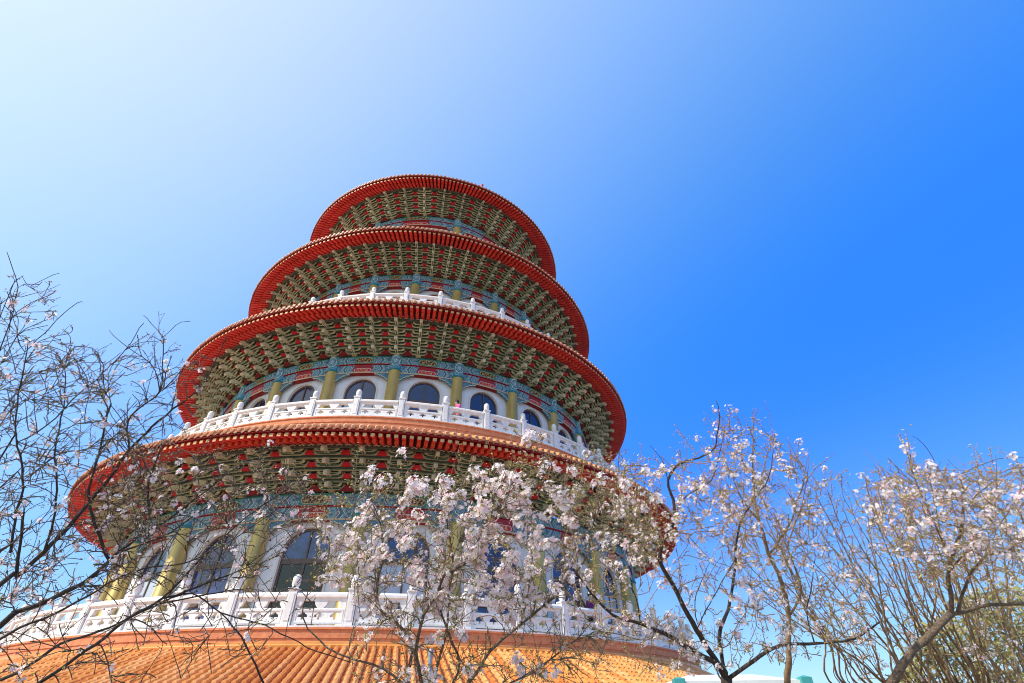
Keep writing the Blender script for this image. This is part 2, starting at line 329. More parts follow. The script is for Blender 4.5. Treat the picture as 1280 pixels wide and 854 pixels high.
def eave(lv, up_prof):
    d=lv; lip,Lz,ri,zi=d['lip'],d['L'],d['ri'],d['zi']
    sl=(zi-Lz+.47)/(lip-.2-ri)
    e=MB()
    # roof boarding under the tiles and red soffit, darkened as shade between rafters
    bot=lambda r: Lz-.32+(lip-.2-r)*sl                         # underside of the flying rafters
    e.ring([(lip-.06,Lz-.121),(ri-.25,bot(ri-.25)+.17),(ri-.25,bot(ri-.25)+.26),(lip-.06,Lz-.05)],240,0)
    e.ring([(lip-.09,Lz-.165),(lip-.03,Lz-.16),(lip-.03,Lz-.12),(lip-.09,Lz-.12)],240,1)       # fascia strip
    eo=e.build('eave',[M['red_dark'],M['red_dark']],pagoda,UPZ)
    # rafters
    n=d['raf']; fl=MB(); ba=MB()
    wf=.5*2*math.pi*lip/n*.52
    for i in range(n):
        th=2*math.pi*(i+.5)/n
        r0,r1=lip-.1,ri+.1
        fl.prism_x([(r0,bot(r0)),(r0,bot(r0)+.15),(r1,bot(r1)+.15),(r1,bot(r1))],-wf,wf,th,0)
        z0=bot(r0)
        c,s=math.cos(th),math.sin(th); rr=r0+.003
        fl.add([(x*c+rr*s,x*s-rr*c,z) for x,z in ((-wf*.92,z0+.012),(wf*.92,z0+.012),(wf*.92,z0+.142),(-wf*.92,z0+.142))],[(0,1,2,3)],1)
        r0,r1=lip-.2-.36*(lip-.2-ri),ri-.2
        b2=lambda r: bot(r)-.15
        ba.prism_x([(r0,b2(r0)),(r0,b2(r0)+.148),(r1,b2(r1)+.148),(r1,b2(r1))],-wf,wf,th,0)
        z0=b2(r0); rr=r0+.003
        ba.add([(x*c+rr*s,x*s-rr*c,z) for x,z in ((-wf*.92,z0+.012),(wf*.92,z0+.012),(wf*.92,z0+.138),(-wf*.92,z0+.138))],[(0,1,2,3)],1)
    fo=fl.build('flying_rafters',[M['red'],M['yellow_end']],eo); fo['kind']='stuff'
    bo=ba.build('base_rafters',[M['red'],M['orange_end']],eo); bo['kind']='stuff'
    # roof tiles with round ends along the lip
    t=MB(); roof_tiles(t,[(lip,Lz-.02)]+up_prof,n,0,.095)
    t.build('roof_tiles',[M['tile'],M['tile_gap'],M['tile_b'],M['tile_c']],eo)
    te=MB(); rd=.098
    for i in range(n):
        th=2*math.pi*i/n; c,s=math.cos(th),math.sin(th); rr=lip+.012
        vs=[]; rr+=random.uniform(-.012,.012); dzj=random.uniform(-.012,.012); tone=random.choice((0,0,0,2))
        for rad,off in ((rd,-.05),(rd,.012),(rd*.62,.03)):
            for q in range(9):
                a=2*math.pi*q/9; x,z=rad*math.cos(a),Lz+.005+dzj+rad*math.sin(a); R=rr+off
                vs.append((x*c+R*s,x*s-R*c,z))
        fs=[tuple(range(18,27))]
        for ring_ in (0,9):
            for q in range(9): q2=(q+1)%9; fs.append((ring_+q,ring_+q2,ring_+9+q2,ring_+9+q))
        te.add(vs,fs,tone); te.m[-len(fs)]=1
        th=2*math.pi*(i+.5)/n; c,s=math.cos(th),math.sin(th)
        hw=math.pi*lip/n*.95
        pr=[(-hw,Lz-.03),(-hw*.55,Lz-.10),(0,Lz-.15),(hw*.55,Lz-.10),(hw,Lz-.03)]
        vs=[(x*c+(lip-.02)*s,x*s-(lip-.02)*c,z) for x,z in pr]+[(x*c+(lip+.0)*s,x*s-(lip+.0)*c,z) for x,z in pr]
        te.add(vs,[(0,1,2,3,4),(9,8,7,6,5),(0,5,6,1),(1,6,7,2),(2,7,8,3),(3,8,9,4)],1)
    te.build('tile_ends',[M['tile_lip'],M['tile_core'],M['lip_b']],eo)
    # bracket sets
    nb=d['n']*d['rb']; R0,z0=d['cr']+.28,d['ft']; R1,z1=ri,zi; K=4
    dR=(R1-R0)/K; dz=(z1-z0)/K
    back=MB()
    for k in range(K):
        r=R0+dR*k; z=z0+dz*k
        back.ring([(r-.04,z-.01),(r,z-.01),(r,z+dz*.98),(r-.04,z+dz*.98)],216,1)                        # board, coloured dark as shade behind the arms
        back.ring([(r+.002,z+dz*.84),(r+dR,z+dz*.84),(r+dR,z+dz*.98),(r+.002,z+dz*.98)],216,1)          # soffit of the step, in the same painted shade
        rr=r+dR
        back.ring([(rr-.05,z+dz*.72),(rr+.02,z+dz*.72),(rr+.02,z+dz*.84),(rr-.05,z+dz*.84)],216,2)      # tie beam
        back.ring([(rr+.0205,z+dz*.73),(rr+.024,z+dz*.73),(rr+.024,z+dz*.80),(rr+.0205,z+dz*.80)],216,3)
        for b_ in range(nb):                                                                            # red panel between two sets
            th=R_(d['ph'])+2*math.pi*(b_+.5)/nb; c,s_=math.cos(th),math.sin(th); q=math.pi*r/nb; rp=r+.012+dR*.35
            tr=[(-q*.27,z+dz*.16),(q*.27,z+dz*.16),(q*.23,z+dz*.34),(q*.16,z+dz*.64),(-q*.16,z+dz*.64),(-q*.23,z+dz*.34)] if k else [(-q*.42,z+dz*.02),(q*.42,z+dz*.02),(q*.05,z+dz*.72),(-q*.05,z+dz*.72)]
            n_=len(tr)
            back.add([(x*c+R*s_,x*s_-R*c,zz) for R in (rp,r) for x,zz in tr],[tuple(range(n_))]+[(i_,i_+n_,(i_+1)%n_+n_,(i_+1)%n_) for i_ in range(n_)],0 if k else 4)
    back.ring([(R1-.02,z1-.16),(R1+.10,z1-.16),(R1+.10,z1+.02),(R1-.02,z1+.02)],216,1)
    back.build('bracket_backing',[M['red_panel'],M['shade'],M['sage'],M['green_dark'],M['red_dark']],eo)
    # swirl moulding along the outer purlin
    sw=MB(); ns=nb*4
    for i in range(ns):
        th=2*math.pi*i/ns; c,s=math.cos(th),math.sin(th); hw=math.pi*R1/ns*.9; rr=R1+.105
        pr=[(-hw,z1-.04),(-hw*.5,z1-.12),(0,z1-.06),(hw*.5,z1-.12),(hw,z1-.04),(hw*.5,z1-.075),(0,z1-.015),(-hw*.5,z1-.075)]
        sw.add([(x*c+rr*s,x*s-rr*c,z) for x,z in pr]+[(x*c+(rr-.02)*s,x*s-(rr-.02)*c,z) for x,z in pr],[tuple(range(7,-1,-1))]+[(q,(q+1)%8,(q+1)%8+8,q+8) for q in range(8)],0)
    sw.build('purlin_moulding',M['cream'],eo)
    b=MB(); sp=2*math.pi*R0/nb
    for k in range(K):
        r=R0+dR*k; z=z0+dz*k; h=min(.19,dz*.5); sp=2*math.pi*(r+.1)/nb
        ro=r+dR+.30; wa=.072
        zb=z+dz*.26
        # stepping arm with a long drooping beak
        b.prism_x([(r-.02,zb),(ro-.30,zb-.05),(ro-.06,zb-.15),(ro+.03,zb-.13),(ro+.06,zb-.02),(ro-.02,zb+h*.45),(ro-.2,zb+h*.8),(r-.02,zb+h)],-wa,wa,0,1 if k%2==9 else 0)
        b.add([(x,-(ro+.064+(.0)),zz) for x,zz in ((-wa*.5,zb-.105),(wa*.5,zb-.105),(wa*.5,zb-.03),(-wa*.5,zb-.03))],[(0,1,2,3)],1)
        b.add([(x,-rr,zz) for x,rr,zz in ((-wa*.34,r+.1,zb-.023),(-wa*.34,ro-.31,zb-.053),(wa*.34,ro-.31,zb-.053),(wa*.34,r+.1,zb-.023))],[(0,1,2,3)],2)
        b.add([(x*1.0,-rr,zz) for x,rr,zz in ((-wa*.34,ro-.29,zb-.058),(-wa*.34,ro-.07,zb-.150),(wa*.34,ro-.07,zb-.150),(wa*.34,ro-.29,zb-.058))],[(0,1,2,3)],2)
        # transverse boat-shaped arms
        for (q,hwk,dpt) in ((0,.425,.07),(1,.345,.07)):
            g0=r+.06+q*dR*.46; zt=z+dz*(.36+.2*q); hh=min(.10,dz*.29)
            hw=sp*hwk
            b.prism_y([(-hw,zt+hh*.5),(-hw*1.02,zt-hh*.1),(-hw*.86,zt-hh*.75),(-hw*.6,zt-hh),(hw*.6,zt-hh),(hw*.86,zt-hh*.75),(hw*1.02,zt-hh*.1),(hw,zt+hh*.5),(hw*.82,zt+hh*.45),(hw*.74,zt),(-hw*.74,zt),(-hw*.82,zt+hh*.45)],g0,g0+dpt,5)
            gr=g0+dpt+.003
            b.add([(x,-gr,zz) for x,zz in ((-hw*.56,zt-hh*.82),(hw*.56,zt-hh*.82),(hw*.80,zt-hh*.26),(-hw*.80,zt-hh*.26))],[(0,1,2,3)],2)
            for sx in (-1,1):
                cx=sx*hw*.9; wq=.06
                b.prism_y([(cx-wq*.7,zt+hh*.51),(cx+wq*.7,zt+hh*.51),(cx+wq,zt+hh*.5+.04),(cx+wq,zt+hh*.5+.085),(cx-wq,zt+hh*.5+.085),(cx-wq,zt+hh*.5+.04)],g0-.01,g0+dpt+.02,3)
                b.add([(cx+wq*.5*math.cos(a),-(g0+dpt+.0235),zt+hh*.5+.045+wq*.45*math.sin(a)) for a in [2*math.pi*j/6 for j in range(6)]],[(0,1,2,3,4,5)],4)
    # capital block the set stands on
    b.prism_y([(-.13,z0-.02),(.13,z0-.02),(.2,z0+.1),(.2,z0+dz*.3),(-.2,z0+dz*.3),(-.2,z0+.1)],R0-.1,R0+.1,3)
    # hanging tip of the outermost arm
    me=b.mesh('bracket',[M['arm'],M['cream'],M['green_dark'],M['tan'],M['shade'],M['gong']])
    lim={15.21:80,10.86:70}.get(ri,75); far=MB()
    for a in arange(nb,d['ph'],118):
        if abs(a)<=lim: link('bracket',me,eo,(0,0,0),R_(a)); continue
        c,si=math.cos(R_(a)),math.sin(R_(a))                      # the sets round the back of the tower, together
        o_=len(far.v); far.v.extend((x*c-y*si,x*si+y*c,z_) for x,y,z_ in b.v)
        far.f.extend(tuple(o_+q for q in f) for f in b.f); far.m.extend(b.m); far.sm.extend(b.sm)
    far.build('bracket_row',list(me.materials),eo)['kind']='stuff'
    return eo

def panel_mesh(W, big):
    """carved stone panel between two posts: rail, row of vase openings, board with cloud-shaped holes"""
    hw=W/2; H=.93
    out=[(-hw,0),(-hw+.14,0),(-hw+.16,.055),(hw-.16,.055),(hw-.14,0),(hw,0),(hw,H),(-hw,H)]
    holes=[]
    for cx in (-.25*W,.25*W):
        q=W*.19
        holes.append([(cx-q,.49),(cx+q,.49),(cx+q*.74,.58),(cx+q*.6,.70),(cx-q*.6,.70),(cx-q*.74,.58)])
    for cx in (-W*.32,0,W*.32):
        q=.15
        holes.append([(cx-.03,.17),(cx+.03,.17),(cx+.035,.24),(cx+q,.235),(cx+q*.95,.305),(cx+q*.55,.33),(cx+.035,.385),(cx-.035,.385),(cx-q*.55,.33),(cx-q*.95,.305),(cx-q,.235),(cx-.035,.24)])
    loops=[out]+holes
    tess=geometry.tessellate_polygon([[Vector((x,z,0)) for x,z in l] for l in loops])
    flat=[p for l in loops for p in l]; n=len(flat); T=.07
    m=MB()
    vs=[(x,-T,z) for x,z in flat]+[(x,T,z) for x,z in flat]
    fs=[]
    for t in tess:
        a,b_,c=[Vector((*flat[i],0)) for i in t]
        if (b_-a).cross(c-a).z<0: t=(t[0],t[2],t[1])
        fs.append(tuple(t)); fs.append(tuple(n+i for i in (t[0],t[2],t[1])))
    o=0
    for l in loops:
        k=len(l)
        for i in range(k): fs.append((o+i,o+i+n,o+(i+1)%k+n,o+(i+1)%k))
        o+=k
    m.add(vs,fs,0)
    # hand rail and mouldings
    pr=[(-.135,.80),(-.135,.87),(-.09,.925),(-.02,.95),(.02,.95),(.09,.925),(.135,.87),(.135,.80),(.08,.765),(-.08,.765)]
    k=len(pr); vs=[(x,y,z) for x in (-hw,hw) for y,z in pr]
    m.add(vs,[tuple(range(k)),tuple(range(2*k-1,k-1,-1))]+[(i,(i+1)%k,(i+1)%k+k,i+k) for i in range(k)],0)
    m.box(-hw+.05,hw-.05,-.095,-.0705,.415,.46,0); m.box(-hw+.05,hw-.05,-.09,-.0705,.09,.125,0)
    m.box(-hw+.05,-hw+.09,-.088,-.0705,.126,.414,0); m.box(hw-.09,hw-.05,-.088,-.0705,.126,.414,0)
    return m.mesh('balustrade_panel',M['marble'])
def post_mesh():
    m=MB(); q=.132
    m.box(-q,q,-q,q,-.02,1.0)
    for s in (-1,1):
        m.box(-q*.62,q*.62,s*(q+.001) if s>0 else -q-.018,q+.018 if s>0 else -q-.001,.14,.9)
    m.box(-q-.03,q+.03,-q-.03,q+.03,1.001,1.05)
    m.lathe([(.001,1.05),(.11,1.05),(.095,1.10),(.128,1.15),(.13,1.34),(.118,1.40),(.08,1.45),(.03,1.468),(.001,1.47)],14)
    return m.mesh('balustrade_post',M['marble'])
PM=post_mesh()

def storey(d, idx):
    cr_,ft,fl,n,ph=d['cr'],d['ft'],d['fl'],d['n'],d['ph']
    step=360/n; wr=cr_-.22
    # terrace slab and its orange band
    s=MB(); br=d['br']
    s.ring([(wr-.3,fl-.28),(br+.22,fl-.28),(br+.22,fl-.06),(br+.26,fl-.055),(br+.26,fl-.001),(wr-.3,fl-.001)],240,0)
    s.ring([(br-.9,fl-1.7),(br+.19,fl-1.7),(br+.19,fl-.282),(br-.9,fl-.282)],240,0)
    s.ring([(wr-.3,fl+.003),(br+.2,fl+.003)],240,1,closed=False)
    s.build('terrace',[M['brick'],M['floor']],pagoda,UPZ)
    # balustrade
    nb=d['np']; cx=2*br*math.sin(math.pi/nb)
    base=MB(); base.ring([(br-.2,fl+.004),(br+.2,fl+.004),(br+.2,fl+.05),(br-.2,fl+.05)],240,0)
    bo=base.build('balustrade',M['marble'],pagoda,UPZ)
    pm=panel_mesh(cx-.31,idx==3)
    for a in arange(nb,d['pp'],98):
        link('balustrade_post',PM,bo,(br*math.sin(R_(a)),-br*math.cos(R_(a)),fl+.05),R_(a))
        a2=a+180/nb; rm=br*math.cos(math.pi/nb)
        link('balustrade_panel',pm,bo,(rm*math.sin(R_(a2)),-rm*math.cos(R_(a2)),fl+.052),R_(a2))
    # wall with arched openings
    zt=ft-1.0; W=MB()
    hwa=.85/13.0*(180/math.pi) if d['win'] else 0             # half width of an opening in degrees
    hwm=R_(hwa)*wr
    zs=fl+3.93-hwm; zb=fl+.02
    P=lambda a,z,r=wr: (r*math.sin(R_(a)),-r*math.cos(R_(a)),z)
    for i in range(n):
        a0=ph+step*i; mid=a0+step/2
        if not d['win']:
            for q in range(6):
                A,B=a0+step*q/6,a0+step*(q+1)/6
                W.add([P(A,fl),P(B,fl),P(B,ft-.05),P(A,ft-.05)],[(0,1,2,3)])
            continue
        K=14
        arch=[(mid-hwa*math.cos(math.pi*q/K), zs+hwm*math.sin(math.pi*q/K)) for q in range(K+1)]
        top=[(mid-hwa+2*hwa*q/K,ft-.05) for q in range(K+1)]
        for q in range(K): W.add([P(*arch[q]),P(*arch[q+1]),P(*top[q+1]),P(*top[q])],[(0,1,2,3)])
        for (A,B) in ((a0,mid-hwa),(mid+hwa,a0+step)):
            for q in range(3):
                u,v=A+(B-A)*q/3,A+(B-A)*(q+1)/3
                W.add([P(u,fl),P(v,fl),P(v,ft-.05),P(u,ft-.05)],[(0,1,2,3)])
        out=[(mid-hwa,zb)]+arch+[(mid+hwa,zb)]
        for q in range(len(out)-1):
            W.add([P(*out[q]),P(*out[q+1]),P(*out[q+1],wr-.26),P(*out[q],wr-.26)],[(0,1,2,3)])
        # raised cream moulding round the opening
        k1,k2=1.0,1.08
        o1=[(mid-hwa,zb)]+arch+[(mid+hwa,zb)]
        o2=[(mid-hwa*k2,zb)]+[(mid-hwa*k2*math.cos(math.pi*q/K), zs+hwm*k2*math.sin(math.pi*q/K)) for q in range(K+1)]+[(mid+hwa*k2,zb)]
        for q in range(len(o1)-1):
            W.add([P(*o1[q],wr+.045),P(*o1[q+1],wr+.045),P(*o2[q+1],wr+.045),P(*o2[q],wr+.045)],[(0,1,2,3)],1)
            W.add([P(*o2[q],wr+.045),P(*o2[q+1],wr+.045),P(*o2[q+1],wr+.001),P(*o2[q],wr+.001)],[(0,1,2,3)],1)
            W.add([P(*o1[q],wr+.045),P(*o1[q],wr+.0),P(*o1[q+1],wr+.0),P(*o1[q+1],wr+.045)],[(0,1,2,3)],1)
    W.build('storey_wall',[M['wall'],M['trim']],pagoda,UPZ)
    # windows
    if d['win']:
        F=MB(); rf=wr-.14; q0=lambda x: x/ rf
        def bar(x0,x1,z0,z1,r0=rf-.03,r1=rf+.03): F.box(x0,x1,-r1,-r0,z0,z1)
        K=14; 
        for q in range(K):
            a,b_=math.pi*q/K,math.pi*(q+1)/K
            pr=[(-hwm*math.cos(a),zs+hwm*math.sin(a)),(-hwm*math.cos(b_),zs+hwm*math.sin(b_)),(-(hwm-.09)*math.cos(b_),zs+(hwm-.09)*math.sin(b_)),(-(hwm-.09)*math.cos(a),zs+(hwm-.09)*math.sin(a))]
            F.prism_y(pr,rf-.035,rf+.035)
        bar(-hwm,-hwm+.09,zb,zs); bar(hwm-.09,hwm,zb,zs)
        bar(-.035,.035,zb+.02,zs+hwm-.06,rf-.028,rf+.034)
        bh=.095 if idx==3 else .055
        for zz in (fl+2.69,fl+1.35,fl+.05): bar(-hwm+.09,hwm-.09,zz-bh,zz+bh,rf-.025,rf+.04)
        fm=F.mesh('window',M['frame'])
        Pn=MB(); g=rf-.01
        K2=18; arc=[(-hwm*math.cos(math.pi*q/K2),zs+hwm*math.sin(math.pi*q/K2)) for q in range(K2+1)]
        zm=fl+2.69
        vs=[(x,-g,z) for x,z in [(-hwm,zm)]+arc+[(hwm,zm)]]; Pn.add(vs,[tuple(range(len(vs)-1,-1,-1))])
        low=MB(); low.add([(-hwm,-g,zb),(hwm,-g,zb),(hwm,-g,zm),(-hwm,-g,zm)],[(0,1,2,3)])
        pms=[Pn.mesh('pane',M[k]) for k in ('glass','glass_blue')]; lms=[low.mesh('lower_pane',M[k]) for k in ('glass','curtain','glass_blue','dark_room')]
        rng=random.Random(idx*11+3)
        for a in arange(n,ph+step/2,105):
            o=link('window',fm,pagoda,UPZ,R_(a))
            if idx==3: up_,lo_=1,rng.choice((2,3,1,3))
            else: up_,lo_=0,rng.choice((0,0,1))
            link('pane',pms[up_],o); link('lower_pane',lms[lo_],o)
    # columns
    C=MB(); rc=.315 if n==24 else .36
    cb=ft-.97
    C.lathe([(rc*1.25,fl+.004),(rc*1.25,fl+.15),(rc*1.08,fl+.22),(rc,fl+.24),(rc*.985,cb)],24,0,0,-cr_)
    cm=C.mesh('column',M['gold'])
    K_=MB(); k=24; r2=rc*1.03
    K_.lathe([(r2+.0,cb-.02),(r2+.03,cb),(r2+.03,cb+.07),(r2,cb+.09)],24,1,0,-cr_)
    for i in range(k):
        a,b_=2*math.pi*i/k,2*math.pi*(i+1)/k
        v=[(r2*math.sin(t),-cr_-r2*math.cos(t),z) for t,z in ((a,cb+.09),(b_,cb+.09),(b_,ft),(a,ft))]
        uf=lambda t: ((t/math.pi+.5)%2)
        ua=((a+math.pi/2)%(2*math.pi))/math.pi; ub=ua+(b_-a)/math.pi
        K_.add(v,[(0,1,2,3)],0,True,[[(ua%1.0001,0),(ub%1.0001 if ub<=1.0001 else ub-1,0),(ub%1.0001 if ub<=1.0001 else ub-1,1),(ua%1.0001,1)]])
    km=K_.mesh('capital',[M['capital'],M['teal']])
    # frieze beams per bay
    hb=step/2-(math.degrees(rc*.92/cr_)); fb=ft-1.1; fr=cr_+.1
    B=MB(); S=10 if n==24 else 18
    for q in range(S):
        A,Bq=-hb+2*hb*q/S,-hb+2*hb*(q+1)/S
        u,v=q/S,(q+1)/S
        for z0,z1,v0,v1,rr in ((fb,fb+.54,0,.5,fr),(fb+.56,ft-.02,.5,1,fr+.06)):
            B.add([P(A,z0,rr),P(Bq,z0,rr),P(Bq,z1,rr),P(A,z1,rr)],[(0,1,2,3)],0,False,[[(u,v0),(v,v0),(v,v1),(u,v1)]])
            B.add([P(A,z0,rr-.3),P(Bq,z0,rr-.3),P(Bq,z0,rr),P(A,z0,rr)],[(0,1,2,3)],1)
            B.add([P(A,z1,rr),P(Bq,z1,rr),P(Bq,z1,rr-.3),P(A,z1,rr-.3)],[(0,1,2,3)],1)
        B.add([P(A,fb+.54,fr-.05),P(Bq,fb+.54,fr-.05),P(Bq,fb+.56,fr-.05),P(A,fb+.56,fr-.05)],[(0,1,2,3)],1)
    bm=B.mesh('painted_beam',[M['frieze'],M['red_dark']])
    for a in arange(n,ph+step/2,112): link('painted_beam',bm,pagoda,UPZ,R_(a))
    # carved corner brackets under the beam
    def q_mesh(sgn):
        Q=MB(); e=math.degrees(rc/cr_); prof=[(0,0),(1.0,0),(1.0,-.07),(.86,-.12),(.8,-.09),(.62,-.17),(.55,-.15),(.38,-.26),(.3,-.25),(.17,-.38),(0,-.44)]
        span=R_(3.4)*cr_
        pts=[(sgn*(rc*.9+x*span),fb-.003+z) for x,z in prof]
        if sgn<0: pts=pts[::-1]
        pts=pts[::-1]
        Q.prism_y(pts,cr_-.05,cr_+.06,0)
        rim=[(sgn*(rc*.9+x*span),fb-.003+z) for x,z in prof[2:]]
        for i in range(len(rim)-1):
            (x0,z0),(x1,z1)=rim[i],rim[i+1]
            Q.add([(x0,-(cr_+.064),z0),(x1,-(cr_+.064),z1),(x1,-(cr_+.064),z1+.05),(x0,-(cr_+.064),z0+.05)],[(0,1,2,3)],1)
        return Q.mesh('corner_bracket',[M['queti'],M['cream']])
    qs=[q_mesh(-1),q_mesh(1)]
    for a in arange(n,ph,112):
        o=link('column',cm,pagoda,UPZ,R_(a)); link('capital',km,o)
        for q in qs: link('corner_bracket',q,o)

for i,d in enumerate(LV):
    if i>0:
        nx=LV[i-1]; upr=[(d['lip']-.9,d['L']+.42),(nx['br']+.24,d['L']+max(.7,(nx['fl']-.9-d['L'])))]
    else:
        upr=[(10.5,37.0+ZC),(7.5,38.6+ZC),(4,40.6+ZC),(.5,43.4+ZC)]
    eave(d,upr); storey(d,i)
# top finial
m=MB(); zt=43.3+ZC
m.lathe([(.7,zt-.3),(.9,zt),(.5,zt+.3),(.35,zt+.5),(.8,zt+.9),(1.0,zt+1.4),(.8,zt+1.9),(.3,zt+2.3),(.12,zt+2.8),(.01,zt+3.4)],20)
m.build('finial',M['tile'],pagoda,UPZ)
m=MB(); a=R_(13.5); m.lathe([(.001,.0),(.09,.02),(.06,.12),(.11,.2),(.12,.28),(.07,.36),(.02,.44),(.001,.46)],12)
m.build('ridge_knob',M['red'],pagoda,(12.3*math.sin(a),-12.3*math.cos(a),35.72+ZC-PZ))
# lowest roof of broad orange tiles and the storey under it
rt_=MB(); rz=1.80+ZC; rr0=17.95; sl=.43; prof=[]
R=24.5
steps=22
for i in range(steps):
    a=R-(R-rr0)*i/steps; b_=R-(R-rr0)*(i+1)/steps
    z=lambda r: rz-sl*(r-rr0)
    prof+=[(a,z(a)+.034),(b_+.001,z(b_))]
roof_tiles(rt_,prof,528,0,.074,5)
ro=rt_.build('roof_tiles',[M['tile'],M['tile_gap'],M['tile_b'],M['tile_c']],pagoda,UPZ); ro['label']='broad lowest roof of orange half-round tile rows'
rd=MB()
rd.ring([(rr0-.3,rz-.4),(rr0+.13,rz-.02),(rr0+.15,rz+.06),(rr0+.09,rz+.10),(rr0+.09,rz+.15),(rr0+.02,rz+.17),(rr0-.3,rz+.17)],264,0)
rd.ring([(rr0-.2,rz-.06),(rr0+.128,rz-.06),(rr0+.128,rz-.021),(rr0-.2,rz-.021)],264,1)
rd.build('roof_ridge',[M['tile'],M['red']],pagoda,UPZ)
un=MB(); un.ring([(24.4,rz-sl*6.45-.02),(rr0-.1,rz-.1),(rr0-.1,rz-.35),(24.4,rz-sl*6.45-.2)],200,0)
un.build('roof_soffit',M['red'],pagoda,UPZ)
lw=MB(); lw.ring([(20.6,PZ-.5),(20.6,rz-sl*2.6-.2)],200,0,closed=False); lw.build('storey_wall',M['wall'],pagoda,UPZ)
C=MB(); C.lathe([(.4,PZ),(.4,PZ+.2),(.34,PZ+.25),(.33,rz-sl*3.2-.4)],20,0,0,-21.2); cm=C.mesh('column',M['gold'])
for a in arange(32,PH,100): link('column',cm,pagoda,UPZ,R_(a))

# ------------------------------------------------------------------ people on the terraces
def person(loc, rz, top, trouser, label, lean=0.0, hair=(.02,.012,.01)):
    r=empty('person',loc,rz); tag(r,label,'person','visitors on the terraces')
    skin=mat('skin',(.55,.33,.23),.55,.05,6); cl=mat('jacket_cloth',top,.85,.12,8); tr=mat('trouser_cloth',trouser,.85,.12,8); hm=mat('hair',hair,.6)
    J={'pel':(0,0,.93,.125),'waist':(0,-.01,1.08,.115),'chest':(0,-.03-lean*.3,1.28,.14),'neck':(0,-.04-lean*.5,1.44,.058),'skull0':(0,-.055-lean*.6,1.54,.075),'skull1':(0,-.05-lean*.6,1.63,.085)}
    E_=[('pel','waist'),('waist','chest'),('chest','neck'),('neck','skull0'),('skull0','skull1')]
    for s,t in ((-1,'l'),(1,'r')):
        J[t+'hip']=(s*.1,0,.86,.095); J[t+'knee']=(s*.11,-.02,.48,.065); J[t+'ank']=(s*.11,.02,.09,.045); J[t+'toe']=(s*.12,-.16,.045,.04)
        J[t+'sh']=(s*.19,-.03-lean*.3,1.37,.065); J[t+'el']=(s*.27,-.12-lean*.3,1.13,.048); J[t+'wr']=(s*.17,-.33-lean*.3,1.06,.034); J[t+'hand']=(s*.14,-.41-lean*.3,1.05,.036)
        E_+= [('pel',t+'hip'),(t+'hip',t+'knee'),(t+'knee',t+'ank'),(t+'ank',t+'toe'),('chest',t+'sh'),(t+'sh',t+'el'),(t+'el',t+'wr'),(t+'wr',t+'hand')]
    ks=list(J); me=bpy.data.meshes.new('p'); me.from_pydata([J[k][:3] for k in ks],[(ks.index(a),ks.index(b)) for a,b in E_],[])
    tmp=bpy.data.objects.new('tmp',me); col.objects.link(tmp)
    sk=tmp.modifiers.new('s','SKIN'); sk.use_smooth_shade=True
    for i,k in enumerate(ks):
        q=J[k][3]; me.skin_vertices[0].data[i].radius=(q*(1.25 if k in('chest','waist','pel') else 1),q); me.skin_vertices[0].data[i].use_root=(k=='pel')
    sb=tmp.modifiers.new('u','SUBSURF'); sb.levels=2; sb.render_levels=2
    dg=bpy.context.evaluated_depsgraph_get(); ev=tmp.evaluated_get(dg); nm=bpy.data.meshes.new_from_object(ev)
    bpy.data.objects.remove(tmp)
    nm.materials.clear()
    for q in (skin,cl,tr): nm.materials.append(q)
    for p in nm.polygons:
        c=p.center
        if c.z>1.45: p.material_index=0
        elif c.z<.92 and abs(c.x)<.22 and c.y>-.3: p.material_index=2
        elif c.y<-.31-lean*.3 and abs(c.x)>.08: p.material_index=0
        else: p.material_index=1
        p.use_smooth=True
    link('body',nm,r)
    h=MB(); hy=-.05-lean*.6
    pts=[]
    for i in range(9):
        for j in range(14):
            ph_=math.pi*.62*i/8; a=2*math.pi*j/14
            k=1.0 if math.cos(a+math.pi/2)<.3 else (1.0 if i<5 else .8)
            pts.append((.108*math.sin(ph_)*math.cos(a)*k, hy+.02+.118*math.sin(ph_)*math.sin(a)*k, 1.635+.118*math.cos(ph_)))
    h.add(pts,[(i*14+j,i*14+(j+1)%14,(i+1)*14+(j+1)%14,(i+1)*14+j) for i in range(8) for j in range(14)],0,True)
    h.build('hair',hm,r)
    f=MB(); yy=hy-.098
    f.prism_y([(-.014,1.56),(.014,1.56),(.006,1.61),(-.006,1.61)],-yy,-yy+.03,0)
    for s in (-1,1): f.box(s*.035-.012,s*.035+.012,yy-.004,yy+.01,1.605,1.62,1)
    f.box(-.025,.025,yy-.002,yy+.01,1.525,1.537,2)
    f.build('face',[skin,hm,mat('lips',(.4,.1,.09),.5)],r)
    return r
def polar(a,r,z): return (r*math.sin(R_(a)),-r*math.cos(R_(a)),z)
person(polar(7.4,15.05,LV[2]['fl']+.005),R_(-70),(.85,.12,.33),(.12,.13,.2),'woman in bright pink top leaning behind the third-storey balustrade',.25)
person(polar(26.3,17.05,LV[3]['fl']+.005),R_(35),(.16,.02,.13),(.02,.02,.03),'person in plum purple jacket at the lowest white balustrade',.1)
person(polar(24.4,17.0,LV[3]['fl']+.005),R_(15),(.08,.03,.035),(.02,.02,.02),'person in dark clothes left of the purple jacket on the lowest terrace',.0)

